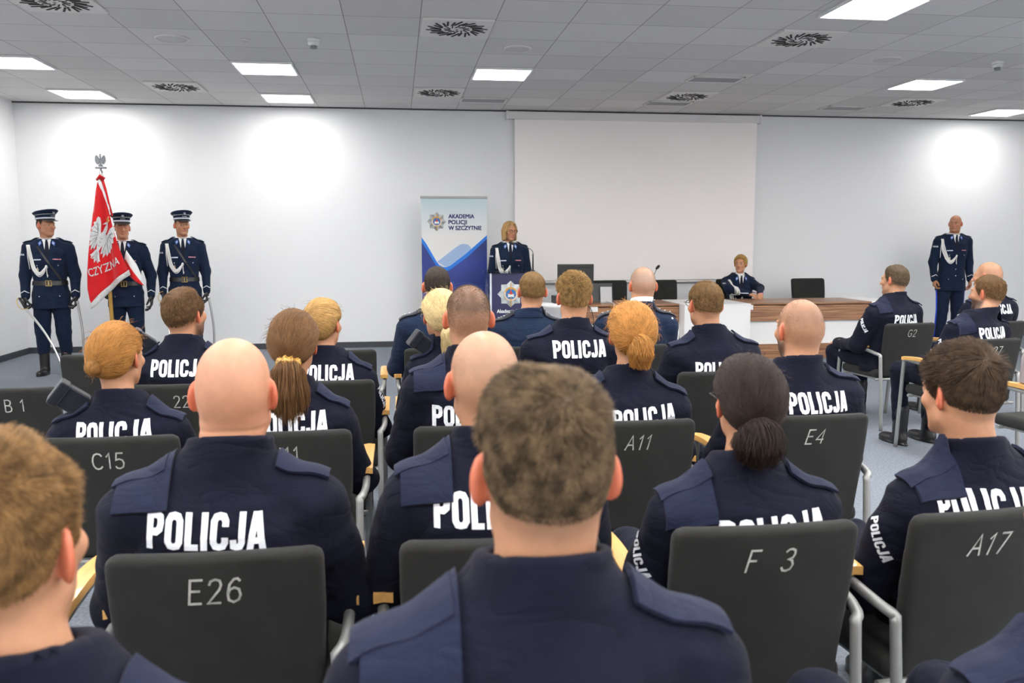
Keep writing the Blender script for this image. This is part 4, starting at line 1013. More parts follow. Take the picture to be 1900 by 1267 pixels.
# ---------------------------------------------------------------- screen, banner, lectern
M['screen'] = mat('matte_screen_fabric', (.93, .885, .86), .85, spec=.1); M['screencase'] = mat('white_screen_case', (.72, .70, .69), .45)
t = tag(empty('projection_screen', (3.41, BACK, 3.2)), 'large white pull-down projection screen on the back wall', 'projection screen')
box('case', (0, -.055, .035), (3.68, .10, .105), M['screencase'], t, .006); box('fabric', (.03, -.075, -1.14), (3.56, .004, 2.27), M['screen'], t)
bm = bmesh.new(); add_tube(bm, [(-1.75, -.075, -2.30), (1.81, -.075, -2.30)], .018, 10); bmobj('bottom_bar', bm, M['screencase'], t, True)
for s in (-1.855, 1.855): box('end_cap', (s, -.055, .035), (.03, .11, .115), M['lampframe'], t, .004)
box('wall_bracket', (1.70, -.03, -2.33), (.04, .06, .03), M['lampframe'], t)

M['starsilver'] = mat('emblem_silver', (.62, .66, .67), .4, .1); M['emb_blue'] = mat('emblem_blue', (.02, .16, .45), .5); M['emb_gold'] = mat('emblem_gold', (.62, .33, .06), .45)
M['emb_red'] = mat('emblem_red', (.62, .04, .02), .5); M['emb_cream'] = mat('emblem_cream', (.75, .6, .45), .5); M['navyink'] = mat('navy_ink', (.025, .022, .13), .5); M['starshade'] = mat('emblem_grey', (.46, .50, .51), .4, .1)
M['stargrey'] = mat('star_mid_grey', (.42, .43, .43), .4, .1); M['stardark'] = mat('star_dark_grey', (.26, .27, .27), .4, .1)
def add_prism(bm, pts, z0, z1, mtx, mi=0):
    a = [bm.verts.new(mtx @ Vector((x, y, z0))) for x, y in pts]; b = [bm.verts.new(mtx @ Vector((x, y, z1))) for x, y in pts]; n = len(pts)
    fs = [bm.faces.new(a[::-1]), bm.faces.new(b)]+[bm.faces.new((a[i], a[(i+1) % n], b[(i+1) % n], b[i])) for i in range(n)]
    for f in fs: f.material_index = mi
def emblem(parent, mtx, R, dark=False):
    """eight-pointed police star with ring, blue disc, flame, open book and sword; mtx: x right, y up, z out"""
    bm = bmesh.new(); c = bm.verts.new(mtx @ Vector((0, 0, R*.10))); ring = []
    for k in range(16):
        a = math.pi*k/8+math.pi/2; r = R if k % 4 == 0 else (R*.98 if k % 2 == 0 else R*.78)
        if k % 4 == 2: r = R*1.0
        ring.append(bm.verts.new(mtx @ Vector((r*math.cos(a), r*math.sin(a), .001))))
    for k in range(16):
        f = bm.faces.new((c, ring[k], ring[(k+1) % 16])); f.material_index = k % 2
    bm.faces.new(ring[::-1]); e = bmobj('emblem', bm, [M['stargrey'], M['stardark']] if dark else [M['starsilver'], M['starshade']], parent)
    def piece(nm, pts, z0, z1, m): 
        b = bmesh.new(); add_prism(b, [(x*R, y*R) for x, y in pts], z0*R, z1*R, mtx); bmobj(nm, b, m, e)
    circ = lambda r, a0=0, a1=360, n=40: [(r*math.cos(math.radians(a0+(a1-a0)*i/n)), r*math.sin(math.radians(a0+(a1-a0)*i/n))) for i in range(n+(0 if a1-a0 == 360 else 1))]
    piece('ring', circ(.52), .02, .13, M['emb_gold']); piece('ring_band', circ(.51, 160, 380)+circ(.40, 380, 160), .12, .145, M['emb_cream']); piece('blue_disc', circ(.39), .12, .15, M['emb_blue'])
    piece('sword', [(-.03, -.95), (.03, -.95), (.035, .1), (.03, .78), (0, .86), (-.03, .78), (-.035, .1)], .10, .165, M['emb_gold']); piece('sword_guard', [(-.34, .02), (-.1, -.03), (.1, -.03), (.34, .02), (.1, .04), (-.1, .04)], .15, .17, M['emb_gold'])
    piece('flame', [(-.09, -.02), (.09, -.02), (.10, .08), (.05, .18), (.0, .36), (-.05, .18), (-.10, .08)], .15, .185, M['emb_red'])
    piece('book', [(-.24, -.24), (-.02, -.19), (.02, -.19), (.24, -.24), (.22, -.02), (.03, -.01), (0, -.05), (-.03, -.01), (-.22, -.02)], .15, .18, M['white'])
    return e
def flat_text(name, s, mtx, hgt, m, parent, bold=.03, wid=None, left=False, shear=0.0, space=1.0):
    V, Tt = text2d(s, 0, shear, 1.0, space); V = V.copy()*hgt
    if wid: V[:, 0] *= wid/(V[:, 0].max()-V[:, 0].min())
    if left: V[:, 0] -= V[:, 0].min()
    P_ = []; Fs = []; n = len(V); b = bold*hgt
    for k, (dx, dy) in enumerate(((0, 0), (b, 0), (-b, 0), (0, b), (0, -b), (b, b), (-b, -b), (b, -b), (-b, b))):
        P_ += [mtx @ Vector((x+dx, y+dy, k*.00004)) for x, y in V]; Fs += [tuple(i+k*n for i in f) for f in Tt]
    return npmesh(name, P_, Fs, m, parent, smooth=False)
XZ = lambda x, y, z: Matrix(((1, 0, 0, x), (0, 0, -1, y), (0, 1, 0, z), (0, 0, 0, 1)))   # x right, y up, z out towards the hall

def mat_banner():
    m = mat('banner_print', (.8, .8, .78), .5); nt = m.node_tree; b = nt.nodes['Principled BSDF']; tc = nt.nodes['Texture Coordinate']; sp = nt.nodes.new('ShaderNodeSeparateXYZ'); nt.links.new(tc.outputs['Generated'], sp.inputs[0])
    r = nt.nodes.new('ShaderNodeValToRGB'); r.color_ramp.elements[0].position = .74; r.color_ramp.elements[0].color = (.75, .74, .72, 1); r.color_ramp.elements[1].position = 1; r.color_ramp.elements[1].color = (.45, .57, .62, 1)
    nt.links.new(sp.outputs['Z'], r.inputs[0]); nt.links.new(r.outputs[0], b.inputs['Base Color']); return m
B = tag(empty('roll_up_banner', (.325, 11.5, 0)), 'tall roll-up banner with police star and blue lower half behind the lectern', 'banner')
BW = .882
box('panel', (BW/2, 0, 1.07), (BW, .004, 2.0), mat_banner(), B)
box('top_rail', (BW/2, 0, 2.075), (BW+.02, .025, .03), M['steel'], B, .004); box('base', (BW/2, .02, .035), (BW+.02, .16, .07), M['steel'], B, .01)
tube('support_pole', [(BW/2, .03, .06), (BW/2, .03, 2.06)], .010, M['steel'], B)
def bpoly(nm, pts, d, m):
    bm = bmesh.new(); add_prism(bm, pts, 0, .0015, XZ(0, -.002-d, 0)); return bmobj(nm, bm, m, B)
M['ban_navy'] = mat('banner_navy', (.020, .040, .24), .45, var=(2.2, .35, (1, 1, 1))); M['ban_blue'] = mat('banner_bright_blue', (.01, .19, .72), .45); M['ban_pale'] = mat('banner_pale_blue', (.34, .47, .70), .45)
bpoly('pale_blue_bar', [(.205, 1.215), (.47, 1.415), (.52, 1.445), (.57, 1.455), (.62, 1.445), (.652, 1.42), (.675, 1.385), (.35, 1.13)], .0, M['ban_pale'])
bpoly('bright_blue_band', [(0, 1.545), (.06, 1.46), (.20, 1.215), (.235, 1.17), (.28, 1.145), (.33, 1.14), (.38, 1.16), (.60, 1.325), (BW, 1.57), (BW, 1.40), (.3, .95), (0, 1.40)], .0016, M['ban_blue'])
bpoly('navy_field', [(0, 1.475), (.05, 1.40), (.19, 1.165), (.23, 1.115), (.29, 1.09), (.35, 1.095), (.40, 1.12), (.62, 1.28), (BW, 1.52), (BW, .075), (0, .075)], .0032, M['ban_navy'])
bm = bmesh.new(); r_ = random.Random(4); pts = [(r_.uniform(.30, .86), r_.uniform(.25, 1.0)) for _ in range(30)]
for i, p in enumerate(pts):
    for q in sorted(pts, key=lambda k: (k[0]-p[0])**2+(k[1]-p[1])**2)[1:3]: add_tube(bm, [(p[0], -.0075, p[1]), (q[0], -.0075, q[1])], .0012, 4)
for r0 in (.09, .12, .15):
    add_tube(bm, [(.58+r0*math.cos(a)*1.6, -.0075, .78+r0*math.sin(a)) for a in np.linspace(0, 2*math.pi, 30)], .001, 4)
bmobj('network_lines', bm, mat('banner_line_blue', (.12, .25, .62), .5), B)
emblem(B, XZ(.205, -.004, 1.752), .128, True)
for s_, z_, w_ in (('AKADEMIA', 1.797, .345), ('POLICJI', 1.719, .245), ('W SZCZYTNIE', 1.641, .442)): flat_text('lettering', s_, XZ(.365, -.0035, z_), .054, M['navyink'], B, .05, w_, True)

M['acrylic'] = mat('clear_acrylic', (.95, .97, .97), .04, trans=1.0); M['acrylic'].node_tree.nodes['Principled BSDF'].inputs['IOR'].default_value = 1.15
Lc = tag(empty('lectern', (1.42, 10.6, 0)), 'clear acrylic lectern with dark blue front panel carrying a police star', 'lectern')
box('front_panel', (0, .0, .61), (.50, .012, .96), mat('navy_front_panel', (.030, .028, .095), .35), Lc, .002)
for s in (-1, 1):
    box('side_panel', (s*.285, .18, .55), (.014, .38, 1.07), M['acrylic'], Lc, .002)
    box('edge_strip', (s*.262, -.002, .58), (.022, .016, 1.02), mat('frosted_edge', (.75, .80, .84), .3), Lc, .002)
box('reading_shelf', (0, .16, 1.095), (.64, .46, .014), M['acrylic'], Lc, .003); box('front_lip', (0, -.075, 1.10), (.64, .012, .03), M['acrylic'], Lc, .003); box('base', (0, .17, .011), (.66, .50, .022), mat('frosted_base', (.7, .74, .77), .35), Lc, .004)
emblem(Lc, XZ(-.01, -.007, .825), .168)
flat_text('lettering', 'Akademia Policji', XZ(-.185, -.008, .588), .045, M['white'], Lc, .04, .37, True); flat_text('lettering', 'w Szczytnie', XZ(-.14, -.008, .515), .045, M['white'], Lc, .04, .27, True)
def goose(name, loc, pts, label, headdir):
    t = tag(empty(name, loc), label, 'microphone'); tube('gooseneck', spline(pts, 8), .004, M['black'], t, 8); 
    bm = bmesh.new(); add_lathe(bm, [(.03, 0), (.03, .012), (.012, .02), (.010, .10), (.008, .22), (.005, .225)], 16); bmobj('stand', bm, M['black'], t, True)
    e = Vector(pts[-1]); d = Vector(headdir).normalized(); bm = bmesh.new(); add_tube(bm, [e-d*.02, e-d*.01, e+d*.02, e+d*.045, e+d*.05], [.006, .015, .019, .014, .005], 12); bmobj('foam_head', bm, M['slot'], t, True)
goose('gooseneck_microphone', (1.715, 10.72, 1.102), [(0, 0, .2), (.0, 0, .24), (-.03, -.01, .28), (-.13, -.02, .325), (-.265, -.02, .355)], 'black gooseneck microphone on the lectern bending towards the speaker', (-1, 0, .35))

# ---------------------------------------------------------------- long desk
def mat_walnut():
    m = mat('walnut_veneer', (.30, .13, .055), .4, coat=.15); nt = m.node_tree; b = nt.nodes['Principled BSDF']; tc = nt.nodes['Texture Coordinate']
    mp = nt.nodes.new('ShaderNodeMapping'); mp.inputs['Scale'].default_value = (.5, 3, 14); nt.links.new(tc.outputs['Object'], mp.inputs[0])
    n = nt.nodes.new('ShaderNodeTexNoise'); n.inputs['Scale'].default_value = 3; n.inputs['Detail'].default_value = 8; n.inputs['Distortion'].default_value = .6; nt.links.new(mp.outputs[0], n.inputs['Vector'])
    r = nt.nodes.new('ShaderNodeValToRGB'); r.color_ramp.elements[0].position = .35; r.color_ramp.elements[0].color = (.17, .07, .032, 1); r.color_ramp.elements[1].position = .68; r.color_ramp.elements[1].color = (.46, .235, .115, 1)
    nt.links.new(n.outputs['Fac'], r.inputs[0]); nt.links.new(r.outputs[0], b.inputs['Base Color']); return m
M['walnut'] = mat_walnut(); M['laminate'] = mat('white_laminate', (.80, .79, .78), .4)
DY, DZ = 10.05, .715
def desk(x0, x1, label):
    t = tag(empty('long_desk', ((x0+x1)/2, DY, 0)), label, 'desk'); L = x1-x0
    box('worktop', (0, .39, DZ-.018), (L, .78, .036), M['walnut'], t, .003); box('front_band', (0, .012, .59), (L, .024, .21), M['walnut'], t, .002)
    box('white_panel', (0, .055, .34), (L, .018, .30), M['laminate'], t); box('kick_band', (0, .035, .095), (L, .022, .19), M['walnut'], t, .002)
    for s in (-1, 1): box('side_panel', (s*(L/2-.02), .42, .34), (.036, .70, .66), M['laminate'], t)
desk(2.09, 3.435, 'walnut desk section with monitor on it, beside the lectern'); desk(4.285, 5.98, 'walnut desk section with the seated officer behind it')
t = tag(empty('white_cabinet', (3.86, 9.86, 0)), 'white box cabinet projecting between the two walnut desk sections', 'cabinet'); box('body', (0, .45, .355), (.84, .90, .70), M['laminate'], t, .003); box('top', (0, .45, .712), (.848, .91, .016), M['laminate'], t, .003)
t = tag(empty('white_return_unit', (6.145, 10.05, 0)), 'white topped side unit closing the desk behind the officer in chair G2', 'cabinet'); box('top', (0, .39, .705), (.33, .78, .03), M['laminate'], t, .004); box('body', (.0, .39, .345), (.31, .76, .69), M['laminate'], t, .002)
bm = bmesh.new(); add_lathe(bm, [(.17, .0), (.17, .67), (.185, .68), (.185, .72)], 40, Matrix.Diagonal((1.0, 1.9, 1, 1)))
t = tag(empty('rounded_end_unit', (1.905, 10.40, 0)), 'white rounded desk end unit next to the lectern', 'cabinet'); bmobj('body', bm, M['laminate'], t, True)
t = tag(empty('paper_sheets', (3.80, 10.10, .722)), 'white paper sheets lying on the white cabinet', 'paper'); box('sheet', (0, 0, .0015), (.21, .297, .001), M['white'], t, 0, Matrix.Rotation(.2, 4, 'Z')); box('sheet', (.12, .06, .0025), (.21, .297, .001), M['white'], t, 0, Matrix.Rotation(-.1, 4, 'Z'))
M['plastic'] = mat('black_plastic', (.018, .018, .019), .45); M['greymetal'] = mat('grey_metal', (.36, .36, .36), .45, .5)
t = tag(empty('computer_monitor', (2.25, 10.62, DZ)), 'black computer monitor seen from behind on the desk', 'monitor')
bm = bmesh.new(); add_box(bm, (0, 0, .30), (.47, .03, .36), .006); add_box(bm, (0, -.022, .30), (.40, .02, .28), .01); bmobj('screen_case', bm, M['plastic'], t)
box('vent_slots', (0, -.034, .40), (.13, .004, .03), M['slot'], t); box('bracket', (0, -.036, .33), (.12, .006, .02), M['greymetal'], t); box('neck', (0, .0, .08), (.07, .05, .16), M['plastic'], t, .008); box('foot', (0, .01, .01), (.26, .20, .02), M['plastic'], t, .006)
t = tag(empty('computer_box', (2.02, 10.40, .72)), 'small black computer box on the white rounded unit', 'computer'); box('case', (0, 0, .045), (.21, .22, .09), M['plastic'], t, .004)
box('port_panel', (.03, -.112, .045), (.10, .004, .06), M['greymetal'], t)
t = tag(empty('touch_panel', (2.56, 10.40, DZ)), 'black touch panel on a grey metal stand seen from behind', 'tablet'); R_ = Matrix.Rotation(-.22, 4, 'X'); box('screen', (0, .05, .125), (.27, .014, .24), M['plastic'], t, .003, R_); box('stand_plate', (.04, .01, .10), (.15, .006, .20), M['greymetal'], t, .002, Matrix.Rotation(-.15, 4, 'X')); box('foot', (.04, .04, .004), (.16, .20, .008), M['greymetal'], t, .002)
tag(tube('white_cable', spline([(2.60, 10.38, .74), (2.62, 10.10, .722), (2.60, 10.03, .68), (2.55, 10.02, .5), (2.50, 9.99, .25), (2.47, 9.95, .02)], 8), .004, M['lampframe'], None, 8), 'thin white cable hanging down the walnut desk front', 'cable')
tag(tube('black_cable', spline([(2.02, 10.27, .76), (2.06, 10.10, .742), (2.24, 10.05, .724), (2.32, 10.02, .66), (2.36, 10.015, .45), (2.35, 9.98, .2), (2.33, 9.95, .02)], 8), .004, M['plastic'], None, 8), 'black cable from the computer box down the desk front', 'cable')
for x, l in ((2.36, 'small white card holder clipped to the desk edge under the monitor'), (4.345, 'small white card holder on the desk edge right by the white cabinet')):
    t = tag(empty('card_holder', (x, DY, .66)), l, 'card holder'); box('plate', (0, -.006, 0), (.095, .006, .06), M['laminate'], t, .002); box('card', (0, -.011, .004), (.08, .003, .03), M['white'], t)
goose('desk_microphone', (3.22, 10.45, DZ), [(0, 0, .2), (0, -.01, .28), (.01, -.03, .36), (.03, -.06, .43)], 'black desk microphone head showing above the officer with the white collar', (.5, -.4, .7))

# ---------------------------------------------------------------- conference chairs
def chair_back_fn(p):
    y0 = -.245-(p[:, 2]-.46)*.165+.35*p[:, 0]**2; wz = .2225-.012*sstep(.75, .42, p[:, 2])
    q = np.stack([np.abs(p[:, 0])-wz+.03, np.abs(p[:, 1]-y0)-.022+.018, np.abs(p[:, 2]-.63)-.21+.025], 1); r = np.array([.03, .018, .025])
    qx = np.maximum(q[:, [0, 2]], 0); a = np.linalg.norm(qx, axis=1)+np.minimum(np.maximum(q[:, 0], q[:, 2]), 0)-.028
    b = np.abs(p[:, 1]-y0)-.0225
    return smax(a, b, .018)
_bv, _bq = surf(chair_back_fn, (-.27, -.40, .38), (.27, -.16, .88), .011)
def seat_fn(p):
    q = np.abs(p-np.array([0, .0, .435]))-np.array([.235, .235, .035])+.03; a = np.linalg.norm(np.maximum(q, 0), axis=1)+np.minimum(q.max(1), 0)-.03
    return a+.006*np.exp(-((p[:, 0]/.16)**2+(p[:, 1]/.16)**2))*(p[:, 2] > .44)
_sv, _sq = surf(seat_fn, (-.27, -.27, .38), (.27, .27, .49), .013)
def make_chair():
    t = empty('conference_chair')
    npmesh('seat', _sv, _sq, M['chair'], t); npmesh('backrest', _bv, _bq, M['chair'], t)
    for s in (-1, 1):
        bm = bmesh.new()
        pth = spline([(s*.238, -.315, .0), (s*.239, -.295, .30), (s*.240, -.272, .575)], 5)+spline([(s*.240, -.270, .588), (s*.250, -.262, .597), (s*.256, -.235, .603), (s*.260, -.19, .612), (s*.260, -.02, .634), (s*.259, .17, .648), (s*.257, .205, .645), (s*.254, .222, .62), (s*.250, .25, .30), (s*.246, .275, 0)], 5)
        add_tube(bm, pth, .0135, 10); bmobj('side_frame', bm, M['steel'], t, True)
        a = np.zeros((9, 3, 3)); N = np.zeros((9, 3, 3))
        for i, y in enumerate(np.linspace(-.14, .215, 9)):
            z = .648+.016*math.sin((y+.14)/.355*math.pi*.9)+.0*y
            for j, dx in enumerate((-.023, 0, .023)): a[i, j] = (s*.260+dx, y, z+.013+(.003 if j == 1 else 0)); N[i, j] = (0, 0, 1)
        slab('armrest', a.transpose(1, 0, 2), N.transpose(1, 0, 2), .022, M['beech'], t)
    bm = bmesh.new()
    for y in (-.20, .20): add_tube(bm, [(-.250, y-.03, .395), (.250, y-.03, .395)], .011, 8)
    for s in (-1, 1): add_tube(bm, [(s*.20, -.24, .395), (s*.20, .18, .395)], .010, 8)
    bmobj('seat_rails', bm, M['steel'], t)
    return t
proto = None
def dup(root, arms=True):
    r = root.copy(); COL.objects.link(r)
    for ch in root.children:
        if not arms and ch.name.startswith(('armrest', 'side_frame')): continue
        if ch.name.startswith('seat_lettering'): continue
        c = ch.copy(); COL.objects.link(c); c.parent = r
        for g in ch.children:
            if g.name.startswith('seat_lettering'): continue
            d = g.copy(); COL.objects.link(d); d.parent = c
    return r
def chair(x, yback, rz, label, code=None, shear=.12, cs=1.0, cdx=0.0, sc_=1.0, arms=True):
    global proto
    if proto is None: proto = make_chair(); t = proto
    else: t = dup(proto, arms)
    if not arms:
        for sx in (-1, 1):
            for y0, y1 in ((-.22, -.27), (.19, .23)): tube('leg', [(sx*.20, y0, .41), (sx*.22, y1, 0)], .0125, M['steel'], t, 8)
    tag(t, label, 'chair', 'charcoal conference chairs')
    dy = .33; t.location = (x+dy*math.sin(-rz), yback+dy*math.cos(rz), 0); t.rotation_euler = (0, 0, rz); t.scale = (sc_,)*3
    if code:
        back = [c for c in t.children if c.name.startswith('backrest')][0]
        V, Tt = thin_text(code, .10, shear); V = V*np.array([.050, .054])*cs; V[:, 1] -= .027*cs
        drape('seat_lettering', V, Tt, lambda v: np.stack([cdx+v[:, 0], np.full(len(v), -.6), .765+v[:, 1]], 1), chair_back_fn, (0, 1, 0), .0022, M['code'], back)
    return t

# ---------------------------------------------------------------- chairs of the audience
R1, R2, R3, R4, R5 = .80, 1.727, 2.86, 3.92, 5.05
chair(-.386, R2, .0, 'charcoal chair marked E26 in large silver characters', 'E26'); chair(.213, R2, 0, 'charcoal chair marked D, half hidden behind the person nearest the camera', 'D', .0, cdx=-.045)
chair(.82, R2, .0, 'charcoal chair marked F 3 in slanted silver characters', 'F  3', .22); chair(1.41, R2+.03, .10, 'charcoal chair marked A17 in slanted silver characters', 'A17', .30, cdx=-.03)
chair(-1.03, R2, 0, 'charcoal chair at the picture edge beside the chair marked E26', None)
chair(-.955, R3, 0, 'charcoal chair marked C15 in upright silver characters', 'C15', .0); chair(-.386, R3, 0, 'charcoal chair marked J11 behind the leopard scrunchie wearer', 'J11', .0)
chair(.264, R3, 0, 'charcoal chair standing between the chairs marked J11 and A11'); chair(.84, R3, 0, 'charcoal chair marked A11 in slanted silver characters', 'A11', .25); chair(1.51, R3, 0, 'charcoal chair marked E4 in slanted silver characters', 'E4', .25)
chair(-1.727, R4, 0, 'empty charcoal chair marked B1 at the picture edge', 'B 1', .0, cdx=.04); chair(-1.0, R4, 0, 'charcoal chair marked 22, partly hidden behind the person on chair E26', '22', .0, cdx=.02); chair(-.335, R4, 0, 'charcoal chair under the person with the black hair tie')
chair(.26, R4, 0, 'charcoal chair ahead of the one between J11 and A11, nearly hidden'); chair(.85, R4, 0, 'charcoal chair under the person sitting before the computer monitor'); chair(1.575, R4, 0, 'charcoal chair marked E under the glasses wearer before the white cabinet', 'E', .1, cdx=-.02)
chair(-1.70, R5, 0, 'empty charcoal chair standing ahead of the empty chair marked B 1'); chair(-.355, R5, 0, 'empty charcoal chair ahead of the person with the black hair tie')
chair(.25, R5, 0, 'charcoal chair under the blue uniform before the banner'); chair(.80, R5, 0, 'charcoal chair under the blue uniform before the lectern'); chair(1.45, R5, 0, 'charcoal chair under the blue uniform with white collar and cord')
chair(3.97, 6.07, .10, 'charcoal chair marked G2 with open floor behind it', 'G2', .15); chair(4.77, 6.09, .12, 'charcoal chair beyond the chair marked G2, under a mostly hidden person'); chair(3.86, 5.0, .10, 'charcoal chair marked 27 at the picture edge', '27', .2, cdx=.02)
chair(3.78, 3.98, .12, 'empty charcoal chair with a bottle by its armrest at the picture edge', None)
for x, l in ((-.42, 'charcoal chair under the person cut by the picture edge on the flag side'), (.165, 'charcoal chair under the person nearest the camera in the middle'), (.78, 'charcoal chair under the person cut off at the lower corner')): chair(x, R1, 0, l)
for x, y, l in ((2.86, 11.25, 'charcoal chair behind the desk next to the monitor'), (3.57, 11.25, 'charcoal chair behind the desk next to the microphone'), (4.70, 11.42, 'charcoal chair on which the officer sits behind the desk'), (5.82, 11.42, 'empty charcoal chair alone behind the desk end')):
    chair(x, y+.05, math.pi, l, sc_=1.13, arms=False)
t = tag(empty('water_bottle', (3.76, 4.38, 0)), 'translucent bottle standing by the empty chair at the picture edge', 'bottle'); t.location = (3.50, 4.28, .682)
bm = bmesh.new(); add_lathe(bm, [(.03, 0), (.033, .01), (.033, .13), (.028, .16), (.013, .19), (.013, .205)], 20); bmobj('bottle_body', bm, mat('smoky_plastic', (.30, .26, .27), .25), t, True); bm = bmesh.new(); add_lathe(bm, [(.015, .2), (.015, .222)], 16); bmobj('bottle_cap', bm, M['slot'], t, True)

# ---------------------------------------------------------------- the audience
GOLD, BRN, DK = S(150, 108, 62), S(104, 80, 56), S(62, 48, 38)
BL = S(188, 154, 98)
def scrunchie(root, P, c, R, r, m, name='scrunchie', ax=(0, .6, 1), wob=.004):
    h = P['head']; bm = bmesh.new(); z = Vector(ax).normalized(); x = z.orthogonal().normalized(); y = z.cross(x); n = 40; k = 10; ringv = []
    for i in range(n):
        a = 2*math.pi*i/n; rr = r*(1+.22*math.sin(9*a)); Rr = R+wob*math.sin(5*a+1); ring = []
        for j in range(k):
            b = 2*math.pi*j/k; v = (x*math.cos(a)+y*math.sin(a))*(Rr+rr*math.cos(b))+z*(rr*1.2*math.sin(b))
            ring.append(bm.verts.new(Vector(h.out(np.array([np.array(c)+np.array(v)]))[0])))
        ringv.append(ring)
    for i in range(n):
        for j in range(k): bm.faces.new((ringv[i][j], ringv[(i+1) % n][j], ringv[(i+1) % n][(j+1) % k], ringv[i][(j+1) % k]))
    return bmobj(name, bm, m, root, True)
A = {}
# row nearest the camera
A['front'] = field_person('person in navy jacket, back turned, nearest the camera in the middle', .165, R1, 1.326,
    dict(seed=11, hxo=0.009, dT=-0.0125, zt=0.84, hy=-.005, hs=0.96, ear=.55, sh=.188, bulk=1.0, hres=.0042, neck_r=.058, jres=.009, hair=dict(kind='short', col=S(114, 94, 70), n=24000, r=0.00045, L=.020, Ls=.005, t=0.0125, lock=.9, lift=.55, clump=1.1, messy=.35, res=.005, buzz=(S(92, 78, 62), .75, 0), whorl=(.012, -.075, .095))))
A['gold'] = field_person('person in navy jacket cut by the picture edge, nearest the camera on the flag side', -.42, R1, 1.248,
    dict(seed=12, hs=0.96, yaw=-8, ear=.35, hres=.0045, hy=-.005, hxo=-0.03, sh=.175, hair=dict(kind='short', col=S(148, 112, 70), n=20000, r=0.00045, L=0.026, Ls=.012, t=0.0125, lift=.4, clump=.8, res=.005, buzz=(S(120, 92, 62), .7, 0))))
A['corner'] = field_person('person in navy jacket showing only a shoulder at the lower corner', 0.965, R1+.02, 1.21,
    dict(seed=13, hxo=0.0, hs=.98, yaw=-12, ear=.4, hair=dict(kind='short', col=S(110, 84, 58), n=5000, L=.02, Ls=.01, t=.008)))
# second row
A['bald'] = field_person('person in navy jacket seated on the chair marked E26', -.386, R2, 1.268,
    dict(seed=21, tx=-0.02, hxo=.02, hs=1.02, jowl=.006, neck_r=.066, sh=0.188, bulk=1.1, folds=1.0, ear=.3, hres=.0045, jres=.009, zt=0.88, tt=-.035, skin=(1.04, .98, .98), hair=dict(kind='bald', col=S(120, 100, 80), buzz=(S(150, 110, 90), .22, .8)), fa=52))
A['bald2'] = field_person('person in navy jacket on the chair marked D, half hidden by the nearest person', .213, R2, 1.275,
    dict(seed=22, hxo=-.02, hs=1.0, neck_r=.058, sh=0.188, bulk=1.05, ear=.5, hres=.0045, jres=.009, zt=0.9, tx=-0.022, yaw=6, skin=(1, 1, 1), hair=dict(kind='buzz', col=S(120, 100, 82), n=5000, r=.0002, L=.0025, Ls=.002, buzz=(S(135, 108, 92), .42, .6))))
A['dark'] = field_person('person in navy jacket with thin glasses seated on the chair marked F 3', 0.82, R2, 1.196,
    dict(seed=23, tk=1.08, hxo=0.018, yaw=-2, f=1, hs=0.9, sh=.180, bulk=.97, ear=.2, hres=.0048, jres=.009, zt=0.81, tx=0.033, tt=.06, sleeve=(-1,), glasses=True, hair=dict(kind='lowpony', col=S(56, 44, 38), n=12000, r=0.0006, t=.015, tie=(-.015, -.112, -.038), fly=160,
        tail=[(-.015, -.10, -.038), (-.016, -.13, -.060), (-.018, -.138, -.095), (-.018, -.125, -.135)], tail_r=[.018, .058, .064, .042], nt=3500, wave=.011,
        shape=lambda q: chain(q, [(-.015, -.10, -.04), (-.016, -.125, -.07), (-.018, -.13, -.11)], [.020, .046, .040]), lo=(-.14, -.2, -.22))))
A['boy'] = field_person('person in navy jacket with lettered sleeve seated on the chair marked A17', 1.47, R2+.03, 1.2,
    dict(seed=24, fa=44, hxo=-0.038, yaw=6, pitch=-4, hs=0.93, sh=.185, ear=.35, hres=.0045, jres=.009, zt=0.84, tx=-0.055, sleeve=(-1,), hair=dict(kind='short', col=S(84, 66, 50), n=14000, r=0.0006, L=0.045, Ls=.012, t=0.018, lift=0.28, clump=.55, res=.005, messy=0.1, whorl=(.0, -.085, .085), buzz=(S(66, 50, 38), .85, 0))), rz=.06)
# third row
A['bun'] = field_person('person in navy jacket with shoulder pouch seated on the chair marked C15', -.955, R3, 1.192,
    dict(seed=31, yaw=-16, f=1, hs=0.92, hxo=-.01, sh=.172, bulk=.95, pouch=True, flap=False, ear=.2, zt=.845, tt=.03, sleeve=(1,), hair=dict(kind='bun', col=S(178, 124, 62), n=7000, r=0.0008, t=.016, tie=(-.020, -.118, -.020), fly=120, wind=((-.020, -.128, -.022), .030, 1),
        shape=lambda q: smin(ell(q, (-.020, -.130, -.022), (.032, .028, .032)), 9+q[:, 0]*0, .01), lo=(-.14, -.2, -.15))))
A['scr'] = field_person('person in navy jacket wearing a leopard scrunchie on the chair marked J11', -.386, R3, 1.226,
    dict(seed=32, yaw=-6, f=1, hs=0.92, hxo=.018, sh=.168, bulk=.93, flap=False, ear=.1, zt=.862, tx=.015, hair=dict(kind='pony', col=S(120, 86, 54), n=7000, r=0.0008, t=.017, tie=(.0, -.112, -.055), fly=120,
        tail=[(.0, -.10, -.055), (.002, -.130, -.085), (0, -.130, -.17), (-.004, -.112, -.265), (-.008, -.100, -.33)], tail_r=[.018, .058, .076, .070, .034], nt=3500, wave=.010,
        shape=lambda q: chain(q, [(0, -.11, -.07), (0, -.122, -.16), (-.006, -.105, -.27)], [.034, .058, .044]), lo=(-.14, -.22, -.36))))
A['buzz'] = field_person('person in navy jacket seated between the chairs marked J11 and A11', .264, R3, 1.322,
    dict(seed=33, hxo=-.012, ear=.5, sh=.19, bulk=1.03, neck_r=.060, zt=0.873, tx=-0.03, hair=dict(kind='buzz', col=S(96, 70, 50), n=14000, r=.0003, L=.009, Ls=.003, buzz=(S(98, 70, 50), .85, .25))))
